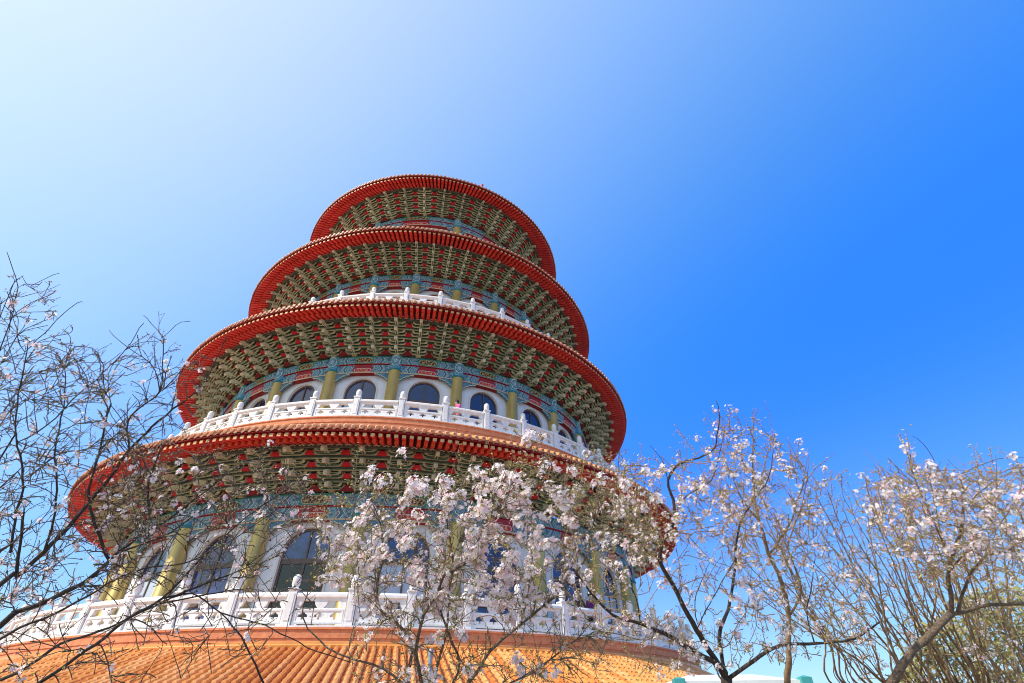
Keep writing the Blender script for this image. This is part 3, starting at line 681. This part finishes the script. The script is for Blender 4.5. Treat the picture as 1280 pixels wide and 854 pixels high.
# ------------------------------------------------------------------ trees
def cat(pts,n):
    out=[]; N_=len(pts)
    for i in range(N_-1):
        p0,p1,p2,p3=pts[max(i-1,0)],pts[i],pts[i+1],pts[min(i+2,N_-1)]
        seg=(p2-p1).length; k=max(2,int(seg/n))
        for j in range(k):
            t=j/k; out.append(.5*((2*p1)+(p2-p0)*t+(2*p0-5*p1+4*p2-p3)*t*t+(-p0+3*p1-3*p2+p3)*t**3))
    out.append(pts[-1]); return out
def px_of(p):
    v=p-CAM; d=v.dot(fw); return 640+FPX*v.dot(cr)/d, 427-FPX*v.dot(cu)/d
class Tree:
    def __init__(s, seed): s.k=1.; s.rg=random.Random(seed); s.nodes=[]; s.P=np.zeros((200000,3)); s.D=np.zeros((200000,3)); s.Rr=np.zeros(200000); s.wood=MB(); s.flow=MB(); s.bud=MB(); s.tw=[]
    def node(s,p,t,r):
        i=len(s.nodes); s.nodes.append((p,t,r)); s.P[i]=p; s.D[i]=t; s.Rr[i]=r
    def rv(s,k=1.): g=s.rg.gauss; return Vector((g(0,k),g(0,k),g(0,k)))
    def limb(s, pts, r0, r1, n=8, jit=.006, step=.09, reg=True, pw=.9):
        P=cat(pts,step); N_=len(P)
        off=Vector((0,0,0)); Q=[]
        for i,p in enumerate(P):
            off=off*.8+s.rv(jit); Q.append(p+off*(1 if 0<i else 0))
        rad=[r0+(r1-r0)*(i/(N_-1))**pw for i in range(N_)]
        rad=[r*(1+s.rg.uniform(-.08,.1)) for r in rad]
        s.wood.tube(Q,rad,n)
        if reg:
            for i in range(1,N_): s.node(Q[i],(Q[i]-Q[i-1]).normalized(),rad[i])
        return Q
    def trace(s, pix, d0, d1, r0, r1, start=None, **k):
        """pix = pixels of the photograph; d0..d1 = distance along the limb"""
        r0*=s.k; r1=max(r1*s.k,.003)
        n=len(pix); pts=[at(x,y,d0+(d1-d0)*(i/max(1,n-1))+s.rg.uniform(-.06,.06)) for i,(x,y) in enumerate(pix)]
        if start is not None: pts=[start]+pts
        elif s.nodes:
            best=min(s.nodes,key=lambda q:(lambda e:(e[0]-pix[0][0])**2+(e[1]-pix[0][1])**2)(px_of(q[0])))
            dn=(best[0]-CAM).dot(fw); d_0=(pts[0]-CAM).dot(fw)
            for i in range(1,n):
                dd=(pts[i]-CAM).dot(fw); pts[i]=at(*pix[i],dd+(dn-d_0)*(1-i/(n-1)))
            pts[0]=best[0]; r0=min(r0,best[2]*.9)
        return s.limb(pts,r0,r1,**k)
    def reach(s, target, rmax=.02, rmin=.0028, n=4, bend=.09, up=.22):
        """grow a twig from the nearest part of the tree to a point"""
        n_=len(s.nodes); V=np.array(target)-s.P[:n_]; LL=np.sqrt((V*V).sum(1))+1e-6
        sc=LL*(1.25-.45*(V*s.D[:n_]).sum(1)/LL)+np.where(s.Rr[:n_]<.0046,.18,0.)
        p,t,r=s.nodes[int(sc.argmin())]; L_=(target-p).length
        if L_<.02: return
        if L_>2.6: return
        v=target-p
        c1=p+(t*.75+v.normalized()*.35+Vector((0,0,up)))*L_*.33+s.rv(L_*bend*.25)
        c2=target-(v.normalized()+Vector((0,0,-up*.6)))*L_*.3+s.rv(L_*bend*.3)
        k=max(3,int(L_/.07)); pts=[]
        for j in range(k+1):
            u=j/k; q=p*(1-u)**3+c1*3*u*(1-u)**2+c2*3*u*u*(1-u)+target*u**3
            pts.append(q+(s.rv(.0035) if j else Vector((0,0,0))))
        ra=min(r*.72,max(rmin*1.5,.0048*L_+rmin),rmax)
        rad=[ra+(rmin-ra)*(j/k) for j in range(k+1)]
        s.wood.tube(pts,rad,n,1,cap=False)
        for j in range(1,k+1): s.node(pts[j],(pts[j]-pts[j-1]).normalized(),rad[j])
        s.tw.append(pts)
        return pts
    def fill(s, poly, cnt, d0, d1, **k):
        xs=[p[0] for p in poly]; ys=[p[1] for p in poly]; T=[]
        while len(T)<cnt:
            x,y=s.rg.uniform(min(xs),max(xs)),s.rg.uniform(min(ys),max(ys)); ins=False
            for i in range(len(poly)):
                (x1,y1),(x2,y2)=poly[i],poly[i-1]
                if (y1>y)!=(y2>y) and x<(x2-x1)*(y-y1)/(y2-y1)+x1: ins=not ins
            if ins: T.append(at(x,y,s.rg.uniform(d0,d1)))
        for t in T: s.reach(t,**k)
    def spurs(s, frac, L0,L1, r=.0024):
        src=list(s.tw)
        for pts in src:
            for i in range(1,len(pts)-1):
                if s.rg.random()<frac:
                    t=(pts[i+1]-pts[i]).normalized(); o=s.rv(1.); o=(o-t*o.dot(t)).normalized()
                    d=(o*.8+t*.6+Vector((0,0,.25))).normalized(); L_=s.rg.uniform(L0,L1)
                    q=[pts[i],pts[i]+d*L_*.5+s.rv(.006),pts[i]+d*L_+Vector((0,0,L_*.1))+s.rv(.008)]
                    s.wood.tube(q,[r*1.3,r*1.1,r*.8],3,1,cap=False); s.tw.append(q)
    def whips(s, cnt, L0, L1, r, ymax=9999, out=.35):
        src=[q for q in s.tw if len(q)>3 and px_of(q[-1])[1]<ymax]
        for _ in range(cnt):
            pts=s.rg.choice(src); i=s.rg.randint(len(pts)//2,len(pts)-1); t=(pts[i]-pts[i-1]).normalized()
            d=(t*.5+Vector((0,0,1))*.75+s.rv(out*.5)).normalized(); L_=s.rg.uniform(L0,L1); k=max(4,int(L_/.07))
            q=[pts[i]]; dd=d.copy()
            for j in range(k):
                dd=(dd+s.rv(.06)).normalized(); q.append(q[-1]+dd*L_/k)
            s.wood.tube(q,[r*(1.2-.6*j/k) for j in range(k+1)],3,1,cap=False); s.tw.append(q)
    def flower(s, c, nrm, R, m, stalk=None):
        nrm=nrm.normalized(); u=nrm.orthogonal().normalized(); w_=nrm.cross(u); a0=s.rg.uniform(0,6.28); cup=s.rg.uniform(.15,.6)
        vs=[]; fs=[]
        for k in range(5):
            a=a0+k*1.2566+s.rg.uniform(-.12,.12); d=u*math.cos(a)+w_*math.sin(a); e=u*-math.sin(a)+w_*math.cos(a)
            b=len(vs)
            for q in (c, c+d*R*.58+e*R*.36+nrm*R*cup*.5, c+d*R*.95+e*R*.16+nrm*R*cup*.75, c+d*R*.95-e*R*.16+nrm*R*cup*.75, c+d*R*.58-e*R*.36+nrm*R*cup*.5):
                vs.append((q.x,q.y,q.z))
            fs.append((b,b+1,b+2,b+3,b+4))
        s.flow.add(vs,fs,m,False)
        if stalk is not None:
            e=u*.0022; s.bud.add([tuple(stalk-e),tuple(stalk+e),tuple(c+e),tuple(c-e)],[(0,1,2,3)],0)
        b=len(vs); q=[c+nrm*R*.12+(u*math.cos(k*2.09)+w_*math.sin(k*2.09))*R*.17 for k in range(3)]
        s.flow.add([(x.x,x.y,x.z) for x in q],[(0,1,2)],3)
    def budd(s, p, R, m):
        ax=s.rv(1.).normalized(); u=ax.orthogonal().normalized(); w_=ax.cross(u)
        q=[p-ax*R, p+u*R*.55, p+w_*R*.55, p-u*R*.55, p-w_*R*.55, p+ax*R*1.2]
        s.bud.add([tuple(x) for x in q],[(0,2,1),(0,3,2),(0,4,3),(0,1,4),(5,1,2),(5,2,3),(5,3,4),(5,4,1)],m,True)
    def leaf(s, p, R, m):
        d=s.rv(1.).normalized(); e=d.orthogonal().normalized()
        q=[p,p+d*R*.5+e*R*.25,p+d*R,p+d*R*.5-e*R*.25]
        s.bud.add([tuple(x) for x in q],[(0,1,2,3)],m)
    def bloom(s, dens, ncl=(3,7), R=.017, spread=.035, pink=.3):
        """clusters of open flowers along the twigs; dens(p) = chance per twig point"""
        for pts in s.tw:
            for i,p in enumerate(pts):
                if i==0: continue
                if s.rg.random()<dens(p):
                    ctr=p+Vector((0,0,-.01)); k=s.rg.randint(*ncl)
                    for _ in range(k):
                        d=s.rv(1.).normalized(); s.flower(ctr+d*spread*s.rg.uniform(.6,1.05),(d*.75+sd*.5+s.rv(.15)),R*s.rg.uniform(.8,1.15),0 if s.rg.random()>pink else s.rg.choice((1,2)),p)
    def buds(s, dens, R=.009, wts=(0,0,1,1,2,3), leaf=.25):
        for pts in s.tw:
            for i,p in enumerate(pts):
                if i==0: continue
                if s.rg.random()<dens(p):
                    for _ in range(s.rg.choice((1,2,2,3))):
                        q=p+s.rv(R*1.3)
                        if s.rg.random()<leaf: s.leaf(q,R*s.rg.uniform(1.6,3.0),s.rg.choice((0,1,3)))
                        else: s.budd(q,R*s.rg.uniform(.6,1.2),s.rg.choice(wts))
    def done(s, name, base, label, cat_, bark, twig, group=None):
        r=empty(name,base); tag(r,label,cat_,group or 'cherry trees around the pagoda')
        inv=tuple(-x for x in base)
        s.wood.build('trunk',[bark,twig],r,inv)
        if s.flow.f: s.flow.build('blossom',[M['petal'],M['petal2'],M['petal3'],M['heart']],r,inv)
        if s.bud.f: s.bud.build('buds',[M['bud1'],M['bud2'],M['bud3'],M['bud4']],r,inv)
        return r
M['petal']=mat('white_petal',(.98,.90,.88),.7,.03,9,trans=.5,spec=.2)
M['petal2']=mat('pale_pink_petal',(.97,.83,.83),.7,.05,9,trans=.5,spec=.2)
M['petal3']=mat('pink_petal',(.94,.65,.68),.7,.05,9,trans=.5,spec=.2)
M['heart']=mat('flower_heart',(.62,.28,.22),.7)
M['bud1']=mat('olive_bud',(.45,.36,.10),.6,trans=.2)
M['bud2']=mat('tan_bud',(.55,.38,.20),.6,trans=.2)
M['bud3']=mat('pink_bud',(.68,.28,.30),.6,trans=.2)
M['bud4']=mat('yellow_green_leaf',(.50,.48,.10),.6,trans=.35)
TW1=mat('dark_twig',(.10,.07,.045),.8,.3,12)
TW2=mat('olive_twig',(.17,.125,.07),.8,.3,12)
TW3=mat('tan_twig',(.29,.19,.09),.8,.3,12)
BK1=mat('dark_bark',(.05,.035,.026),.85,.4,14,bump=.5,bscale=60)
BK2=mat('brown_bark',(.13,.09,.058),.85,.6,22,bump=.9,bscale=45)
BK3=mat('tan_bark',(.27,.175,.095),.85,.4,10,bump=.4,bscale=60)

#--- left tree
T=Tree(1); T.k=0.85; base=Vector((at(-230,854,5.2).x,at(-230,854,5.2).y,0)); fork=at(-160,900,5.2)
T.limb([base,base+Vector((.05,.02,.35)),fork],.11,.08,10,.01,reg=False)
left=[
 ([(0,783),(22,764),(62,750),(110,724),(147,691),(173,669),(184,640),(186,600),(200,560)],4.8,5.4,.062,.009),
 ([(0,731),(22,720),(55,691),(88,658),(110,632),(129,610),(162,566),(205,520),(250,486),(283,420)],5.0,5.6,.05,.005),
 ([(0,690),(14,690),(20,640),(30,610),(28,570),(20,520),(28,470),(40,430)],4.9,5.2,.035,.005),
 ([(0,571),(22,551),(60,530),(91,501),(122,474),(158,440),(177,405)],5.2,5.6,.022,.004),
 ([(0,455),(30,440),(73,400),(98,380),(105,378)],5.2,5.6,.014,.004),
 ([(0,391),(40,358),(73,340)],5.4,5.6,.010,.003),
 ([(0,440),(14,391),(20,358),(16,335),(8,315)],5.0,5.2,.016,.004),
 ([(0,850),(30,835),(74,805),(121,790),(147,779),(191,760),(240,748),(300,735)],4.5,5.0,.034,.006),
 ([(20,870),(48,854),(96,823),(140,790),(162,772),(206,746),(250,700),(300,655),(380,600)],4.4,5.0,.040,.004),
 ([(0,800),(60,770),(110,745),(165,712),(230,700),(290,675),(345,640)],4.7,5.1,.026,.004),
 ([(0,610),(30,600),(70,570),(110,560),(140,535),(170,500)],5.1,5.4,.018,.004),
 ([(0,520),(40,500),(80,480),(120,462),(150,440)],5.3,5.5,.012,.003),
]
LQ=[]
for pix,d0,d1,r0,r1 in left: LQ.append(T.trace(pix,d0,d1,r0,r1,start=fork,n=7))
sub=[([(127,683),(118,647),(114,613),(121,580),(132,540),(140,505)],5.1,5.2,.030,.010),
     ([(55,691),(66,650),(72,600),(70,560),(78,510),(80,450),(88,430)],5.1,5.2,.016,.004),
     ([(22,720),(26,670),(28,640)],5.0,5.1,.02,.012),
     ([(150,560),(160,525),(200,490),(204,455),(204,422),(190,405),(180,394)],5.4,5.6,.012,.003),
     ([(201,489),(195,464),(170,440),(150,425),(137,413)],5.5,5.6,.008,.003),
     ([(204,422),(214,412),(225,403),(238,402)],5.6,5.6,.005,.003),
     ([(128,560),(135,520),(125,490),(118,480)],5.3,5.4,.012,.004),
     ([(173,669),(210,650),(260,610),(300,580),(330,560)],5.4,5.6,.016,.003),
     ([(147,691),(200,672),(250,640),(310,606)],5.2,5.5,.014,.003),
     ([(191,760),(240,742),(279,764),(331,782),(386,812),(440,830)],4.9,5.0,.014,.006),
     ([(279,764),(300,795),(312,819),(327,854)],4.9,4.9,.008,.012),
     ([(285,716),(306,708),(331,691),(347,681),(375,661)],5.0,5.1,.011,.004),
     ([(206,746),(240,735),(285,716)],4.9,5.0,.014,.011)]
for pix,d0,d1,r0,r1 in sub: T.trace(pix,d0,d1,r0,r1,n=6)
T.fill([(-10,470),(60,420),(130,440),(150,520),(210,560),(190,720),(60,760),(-10,760)],792,4.6,6.0,rmax=.013,rmin=.0044)
T.fill([(-10,340),(60,345),(100,420),(120,480),(-10,540)],144,4.9,5.8,rmax=.009,rmin=.0044)
T.fill([(110,480),(180,410),(240,420),(270,500),(220,560),(130,560)],144,5.0,5.9,rmax=.008,rmin=.0044)
T.fill([(120,560),(270,560),(400,590),(400,660),(300,740),(150,740)],470,4.5,5.8,rmax=.009,rmin=.0044)
T.fill([(0,740),(180,720),(420,720),(420,800),(200,860),(0,860)],170,4.2,5.2,rmax=.009,rmin=.0044)
T.whips(160,.15,.55,.0042)
T.spurs(.34,.04,.16)
def dl(p):
    x,y=px_of(p); f=.022
    if 80<x<340 and 470<y<720: f=.028
    if y<430: f=.015
    return f
T.bloom(dl,(2,7),.023,.036,.3)
def bl(p):
    x,y=px_of(p)
    return .45 if (x>120 and 550<y<740) else .3
T.buds(bl,.0115,(0,1,1,2,2,3),.25)
T.done('cherry_tree',tuple(base),'nearly bare dark cherry tree reaching in from the left edge','tree',BK1,TW1)

#--- middle tree, thick with blossom
T=Tree(2); T.k=0.8; base=Vector((at(545,854,4.6).x,at(545,854,4.6).y,0)); fork=at(548,905,4.55)
T.limb([base,base+Vector((.03,.02,.6)),fork],.085,.07,10,.008,reg=False)
mid=[
 ([(512,860),(514,819),(512,797),(490,775),(475,760),(471,731),(480,690),(470,640),(455,610)],4.5,4.9,.030,.005),
 ([(530,860),(522,815),(530,770),(548,740),(556,715),(578,705),(600,670),(618,620),(640,580)],4.4,4.6,.028,.005),
 ([(585,854),(613,814),(640,790),(677,759),(700,739),(730,700),(745,650),(770,600)],4.4,4.8,.026,.004),
 ([(541,860),(556,790),(560,746),(566,700),(560,650),(570,610)],4.6,4.8,.022,.005),
 ([(520,870),(480,835),(440,825),(400,800),(380,770),(390,720),(400,680)],4.3,4.6,.018,.004),
 ([(560,870),(575,830),(561,790),(540,740),(520,690),(505,650),(500,620)],4.7,5.0,.020,.004),
 ([(600,870),(660,840),(720,800),(757,790),(800,800)],4.4,4.8,.016,.004),
]
for pix,d0,d1,r0,r1 in mid: T.trace(pix,d0,d1,r0,r1,start=fork,n=7)
A1=[(380,640),(430,600),(490,590),(540,600),(620,580),(690,570),(730,620),(720,700),(700,760),(600,760),(480,770),(400,720)]
T.fill(A1,950,4.1,5.2,rmax=.009,rmin=.0034)
T.fill([(700,600),(740,560),(800,560),(830,640),(800,700),(720,700)],150,4.3,5.2,rmax=.008,rmin=.0034)
T.fill([(440,760),(720,740),(780,800),(760,860),(440,860)],330,4.0,4.9,rmax=.008,rmin=.0034)
T.fill([(640,540),(690,540),(690,600),(620,600)],36,4.3,4.6,rmax=.006,rmin=.0034)
T.whips(120,.12,.4,.0034)
T.spurs(.40,.03,.11)
def clump(p,k):
    return .5+.5*math.sin(p.x*k+1.3)*math.sin(p.y*k*1.1+p.z*k*.9+.5)*math.sin(p.z*k*1.3-.7)
def dm(p):
    x,y=px_of(p); c=clump(p,9)
    f=.025+.16*max(0,(c-.45))*2
    e=min(((x-600)/125)**2+((y-680)/100)**2, ((x-450)/85)**2+((y-700)/65)**2)
    f*=1.5 if e<1 else .55
    if x>720: f*=.45
    if y>775: f*=.85
    if x<430 and y<640: f*=.3
    return f
T.bloom(lambda p:dm(p)*.74,(9,18),.025,.057,.25)
T.bloom(lambda p:dm(p)*.5,(1,3),.019,.03,.35)
T.buds(lambda p:.62,.0125,(0,0,1,1,2,3),.35)
T.done('cherry_tree',tuple(base),'low cherry tree crowded with white pink blossom before the pagoda centre','tree',BK2,TW2)

#--- forked tree to the right of the pagoda
T=Tree(3); T.k=0.72; base=Vector((at(908,854,6.5).x,at(908,854,6.5).y,0)); fork=at(907,850,6.5)
T.limb([base,base+Vector((.04,0,.9)),fork],.10,.07,10,.01,reg=False)
fk=[
 ([(893,825),(875,795),(855,760),(838,725),(826,702),(830,680),(842,655),(842,625),(836,600),(850,580),(880,570),(893,560),(898,520),(893,500)],6.4,6.8,.062,.006),
 ([(903,825),(900,795),(910,760),(918,725),(921,690),(925,655),(940,625),(960,600),(968,560)],6.6,7.2,.040,.006),
 ([(905,835),(880,822),(845,800),(800,780),(765,768),(745,745),(725,720),(700,690)],6.4,5.7,.052,.008),
 ([(925,838),(950,820),(975,806),(1010,803),(1045,802),(1075,795),(1090,785),(1102,775)],6.4,6.6,.040,.014),
 ([(898,845),(880,800),(868,760),(880,720),(890,700)],6.9,7.1,.02,.005),
]
for pix,d0,d1,r0,r1 in fk: T.trace(pix,d0,d1,r0,r1,start=fork,n=8)
for pix,d0,d1,r0,r1 in [([(826,702),(800,680),(775,640),(770,600),(774,560)],6.4,6.4,.014,.005),
    ([(842,640),(858,620),(890,600),(900,560),(905,530)],6.7,6.9,.016,.004),
    ([(836,600),(826,575),(812,558)],6.6,6.6,.008,.004),
    ([(870,790),(905,720),(925,690)],6.6,6.8,.01,.006),
    ([(1020,803),(1010,770),(1015,720),(1018,690)],6.5,6.8,.014,.006),
    ([(800,780),(790,740),(770,720),(745,700)],6.0,6.0,.012,.004)]: T.trace(pix,d0,d1,r0,r1,n=6)
T.fill([(760,590),(800,570),(880,555),(930,545),(960,620),(950,740),(860,760),(800,700)],440,6.0,7.5,rmax=.010,rmin=.0056)
T.fill([(700,600),(800,580),(850,640),(800,780),(720,780)],230,5.4,6.6,rmax=.009,rmin=.0056)
T.fill([(740,770),(900,760),(1080,700),(1100,800),(1000,830),(800,850)],380,5.8,6.9,rmax=.009,rmin=.0056)
T.whips(110,.2,.55,.0050)
T.spurs(.3,.04,.14,.003)
def dr(p):
    x,y=px_of(p); f=.035+.07*max(0,clump(p,5)-.4)
    if x<900 and y<700: f*=1.5
    return f
T.bloom(dr,(4,13),.024,.055,.2)
T.buds(lambda p:.5,.016,(0,1,1,1,2,3),.25)
T.done('cherry_tree',tuple(base),'forked cherry tree with dark limbs just right of the pagoda','tree',BK1,TW3)

#--- tall slim tree behind it
T=Tree(4); T.k=0.75; b0=at(984,854,8.6); base=Vector((b0.x,b0.y,0))
Q=T.limb([base,base+Vector((0,0,1.2)),b0],.075,.06,10,.008,reg=False)
for pix,d0,d1,r0,r1 in [
 ([(986,830),(986,800),(985,770),(975,725),(962,695),(950,655),(943,620),(942,580),(940,540),(941,510)],8.6,8.9,.078,.006),
 ([(985,770),(1000,740),(990,700),(985,680),(1000,640),(1008,600),(1010,560)],8.6,8.9,.03,.005),
 ([(962,695),(985,660),(1000,620),(1010,570)],8.7,9.,.03,.005),
 ([(975,725),(1010,760),(1040,795),(1060,800)],8.6,8.4,.02,.006),
 ([(950,655),(925,620),(905,570),(890,530),(880,515)],8.8,9.,.022,.004),
 ([(943,620),(955,580),(965,540),(955,500)],8.8,9.,.015,.004)]: T.trace(pix,d0,d1,r0,r1,n=7,start=b0 if pix[0][1]==830 else None)
T.fill([(885,545),(940,525),(1010,570),(1030,650),(1000,760),(930,740),(890,640)],360,8.0,9.6,rmax=.012,rmin=.0072)
T.whips(100,.25,.7,.0066)
T.spurs(.3,.05,.18,.0035)
T.bloom(lambda p:.03+.06*max(0,clump(p,4)-.4),(3,9),.032,.065,.2)
T.buds(lambda p:.5,.021,(0,1,1,1,2,3),.25)
T.done('cherry_tree',tuple(base),'tall slim cherry tree with one upright trunk behind the forked tree','tree',BK3,TW3)

#--- stout tree at the right
T=Tree(5); T.k=0.68; b0=at(1110,862,6.6); base=Vector((b0.x,b0.y,0))
T.limb([base,base+Vector((0,0,.8)),b0],.085,.062,10,.01,reg=False)
for i,(pix,d0,d1,r0,r1) in enumerate([
 ([(1118,845),(1135,820),(1155,800),(1175,783),(1190,768)],6.6,6.7,.080,.06),
 ([(1190,768),(1188,740),(1185,725),(1187,705),(1190,690),(1200,660),(1205,620),(1196,590)],6.7,6.8,.046,.012),
 ([(1190,768),(1215,762),(1240,756),(1265,754),(1295,752),(1330,740)],6.7,6.5,.040,.02),
 ([(1193,765),(1205,735),(1215,712),(1232,695),(1258,690),(1280,672),(1300,660)],6.6,6.5,.035,.012),
 ([(1187,715),(1200,700),(1210,690),(1225,685)],6.6,6.5,.02,.012),
 ([(1188,700),(1170,660),(1165,640),(1180,620),(1188,610),(1170,580),(1155,555),(1140,545)],6.8,6.9,.018,.005),
 ([(1200,640),(1230,610),(1260,592),(1290,580)],6.8,6.6,.016,.005),
 ([(1196,600),(1215,588),(1250,575),(1285,572)],6.8,6.7,.010,.004),
 ([(1200,660),(1160,645),(1120,620),(1090,600)],6.8,7.2,.014,.004)]):
    T.trace(pix,d0,d1,r0,r1,n=9,start=b0 if i==0 else None)
T.fill([(1080,610),(1140,575),(1200,590),(1290,575),(1290,720),(1160,740),(1090,680)],560,5.8,7.4,bend=.07,rmax=.011,rmin=.0056)
T.whips(130,.2,.5,.0050)
T.spurs(.34,.04,.15,.003)
def d5(p):
    x,y=px_of(p); e=((x-1230)/80)**2+((y-650)/50)**2
    return (.13 if e<1 else .04)*(.4+1.5*max(0,clump(p,6)-.35))
T.bloom(d5,(5,15),.025,.06,.28)
T.buds(lambda p:.55,.017,(0,0,1,1,2,3),.3)
T.done('cherry_tree',tuple(base),'stout cherry tree leaning up at the right edge under pink blossom','tree',BK2,TW3)

#--- many-stemmed tree behind, at the right
T=Tree(6); T.k=0.8; b0=at(1215,900,9.5); base=Vector((b0.x,b0.y,0))
T.limb([base,base+Vector((0,0,.5)),b0],.2,.16,10,.01,reg=False)
rg=random.Random(66)
for i in range(64):
    u=i/63; sx=1060+u*235+rg.uniform(-20,20); ex=sx-rg.uniform(60,210)*(1-.45*u)+(rg.uniform(0,90) if rg.random()<.25 else 0); ey=645-45*math.sin(u*2.6)+rg.uniform(-35,110)
    mx=(sx*.52+ex*.48)+rg.uniform(-8,8); my=860*.5+ey*.5+rg.uniform(-6,6)
    r0=rg.uniform(.014,.046)
    T.trace([(sx+8,862),((sx+mx)/2+rg.uniform(-7,7),(850+my)/2),(mx,my),((mx+ex)/2+rg.uniform(-10,10),(my+ey)/2),(ex,ey)],9.3+rg.uniform(-.6,.8),9.6+rg.uniform(-1.2,1.4),r0,.007,start=b0+Vector((rg.uniform(-.15,.15),rg.uniform(-.15,.15),-.1)),n=6,jit=.005)
T.fill([(960,640),(1060,585),(1150,595),(1290,600),(1290,860),(1080,860),(1000,780)],760,8.4,10.8,rmax=.012,rmin=.0072)
T.whips(170,.3,.9,.0066)
T.spurs(.3,.06,.22,.0042)
T.bloom(lambda p:.02+.05*max(0,clump(p,3.5)-.4),(3,9),.034,.07,.25)
T.buds(lambda p:.5,.022,(0,0,1,1,1,3),.4)
T.done('cherry_tree',tuple(base),'many-stemmed cherry tree with tan twigs fanning behind the stout trunk','tree',BK3,TW3)

#--- leafy shrub in the lower right corner
S=Tree(8); b0=at(1250,880,11.5); base=Vector((b0.x,b0.y,0))
LF=[mat('fresh_leaf',(.34,.34,.08),.55,trans=.3),mat('yellow_leaf',(.48,.42,.14),.55,trans=.3),mat('dark_olive_leaf',(.17,.18,.05),.6,trans=.2),mat('dry_leaf',(.42,.30,.15),.6,trans=.2)]  # four leaf tones, scattered at random
for i in range(16):
    x=1150+i*11; S.trace([(x,855),(x+rg.uniform(-18,10),800),(x+rg.uniform(-30,10),760)],11.3,11.5+rg.uniform(-.5,.5),.035,.008,start=base+Vector((rg.uniform(-.3,.3),rg.uniform(-.3,.3),0)),n=5)
S.fill([(1110,860),(1140,790),(1200,745),(1295,730),(1295,865)],330,9.6,12.6,rmax=.012,rmin=.005)
for pts in S.tw:
    for p in pts[1:]:
        for _ in range(S.rg.choice((2,3,4,5))):
            if S.rg.random()<.85: S.leaf(p+S.rv(.10),S.rg.uniform(.09,.17),S.rg.choice((0,0,1,1,2,3)))
r=empty('shrub',tuple(base)); tag(r,'yellow-green leafy shrub in the lower right corner behind bare stems','shrub')
inv=tuple(-x for x in base)
S.wood.build('stems',[BK3,BK3],r,inv); S.bud.build('leaves',LF,r,inv)

# ------------------------------------------------------------------ pole and canopy tents
p0=at(537,835,5.6); pz=at(539,812,5.6).z
r=empty('metal_pole',(p0.x,p0.y,0)); tag(r,'slim grey steel pole among the blossom at the bottom centre','pole')
m=MB(); m.lathe([(.027,0),(.027,pz)],14); m.build('shaft',M['leg'],r)
m=MB(); m.lathe([(.03,pz-.05),(.032,pz),(.02,pz+.02),(.001,pz+.025)],14); m.build('cap',M['leg'],r)
m=MB(); m.lathe([(.001,.0),(.09,.0),(.09,.015),(.03,.02)],16); m.build('foot',M['leg'],r)

white=mat('white_canopy_fabric',(.78,.83,.80),.7,.08,2,bump=.1,bscale=6,trans=.15); teal=mat('teal_canopy_trim',(.06,.34,.33),.6,.15,4)
def tent(loc, rz, w_, h, rise, label):
    r=empty('canopy_tent',loc,rz); tag(r,label,'canopy tent','canopy tents along the bottom')
    q=w_/2; c=MB(); rp=.55*w_/2
    lo=[(-q,-q,h),(q,-q,h),(q,q,h),(-q,q,h)]; hi=[(-rp,-rp*.25,h+rise),(rp,-rp*.25,h+rise),(rp,rp*.25,h+rise),(-rp,rp*.25,h+rise)]
    vs=lo+hi; c.add(vs,[(0,1,5,4),(1,2,6,5),(2,3,7,6),(3,0,4,7),(4,5,6,7)])
    c.build('canopy',white,r)
    v=MB()
    for (x0,y0),(x1,y1) in (((-q,-q),(q,-q)),((q,-q),(q,q)),((q,q),(-q,q)),((-q,q),(-q,-q))):
        dx,dy=(x1-x0),(y1-y0); l=math.hypot(dx,dy); nx,ny=dy/l*.012,-dx/l*.012
        v.add([(x0+nx,y0+ny,h-.24),(x1+nx,y1+ny,h-.24),(x1+nx,y1+ny,h+.005),(x0+nx,y0+ny,h+.005)],[(0,1,2,3)])
    v.build('valance',white,r)
    for sx in (-1,1):
        for sy in (-1,1):
            cb=MB(); x,y=sx*q,sy*q
            cb.add([(x+a*.1*1.,y+b*.1,z) for z in (h-.12,h+.04) for a,b in ((-1,-1),(1,-1),(1,1),(-1,1))]+[(x,y,h+.075)],
                   [(0,3,2,1),(0,1,5,4),(1,2,6,5),(2,3,7,6),(3,0,4,7),(4,5,8),(5,6,8),(6,7,8),(7,4,8)])
            cb.build('corner_cap',teal,r)
            l=MB(); l.box(x-.022,x+.022,y-.022,y+.022,0,h-.125); l.build('leg',M['leg'],r)
    return r
def tent_at(pxl,pxr,pyc,depth,rise,label,rz_off=0):
    a=at(pxl,pyc,depth); b_=at(pxr,pyc,depth); mid_=(a+b_)/2; w_=(b_-a).length
    rz=math.atan2(b_.y-a.y,b_.x-a.x)
    back=Vector((-math.sin(rz),math.cos(rz),0))*w_/2
    return tent((mid_.x+back.x,mid_.y+back.y,0),rz+rz_off,w_,mid_.z,rise,label)
tent_at(848,1006,851,9.0,.16,'white canopy tent top with teal corners under the forked tree')
tent_at(560,648,857,12.0,.02,'small canopy tent with teal corner below the blossom at bottom centre')
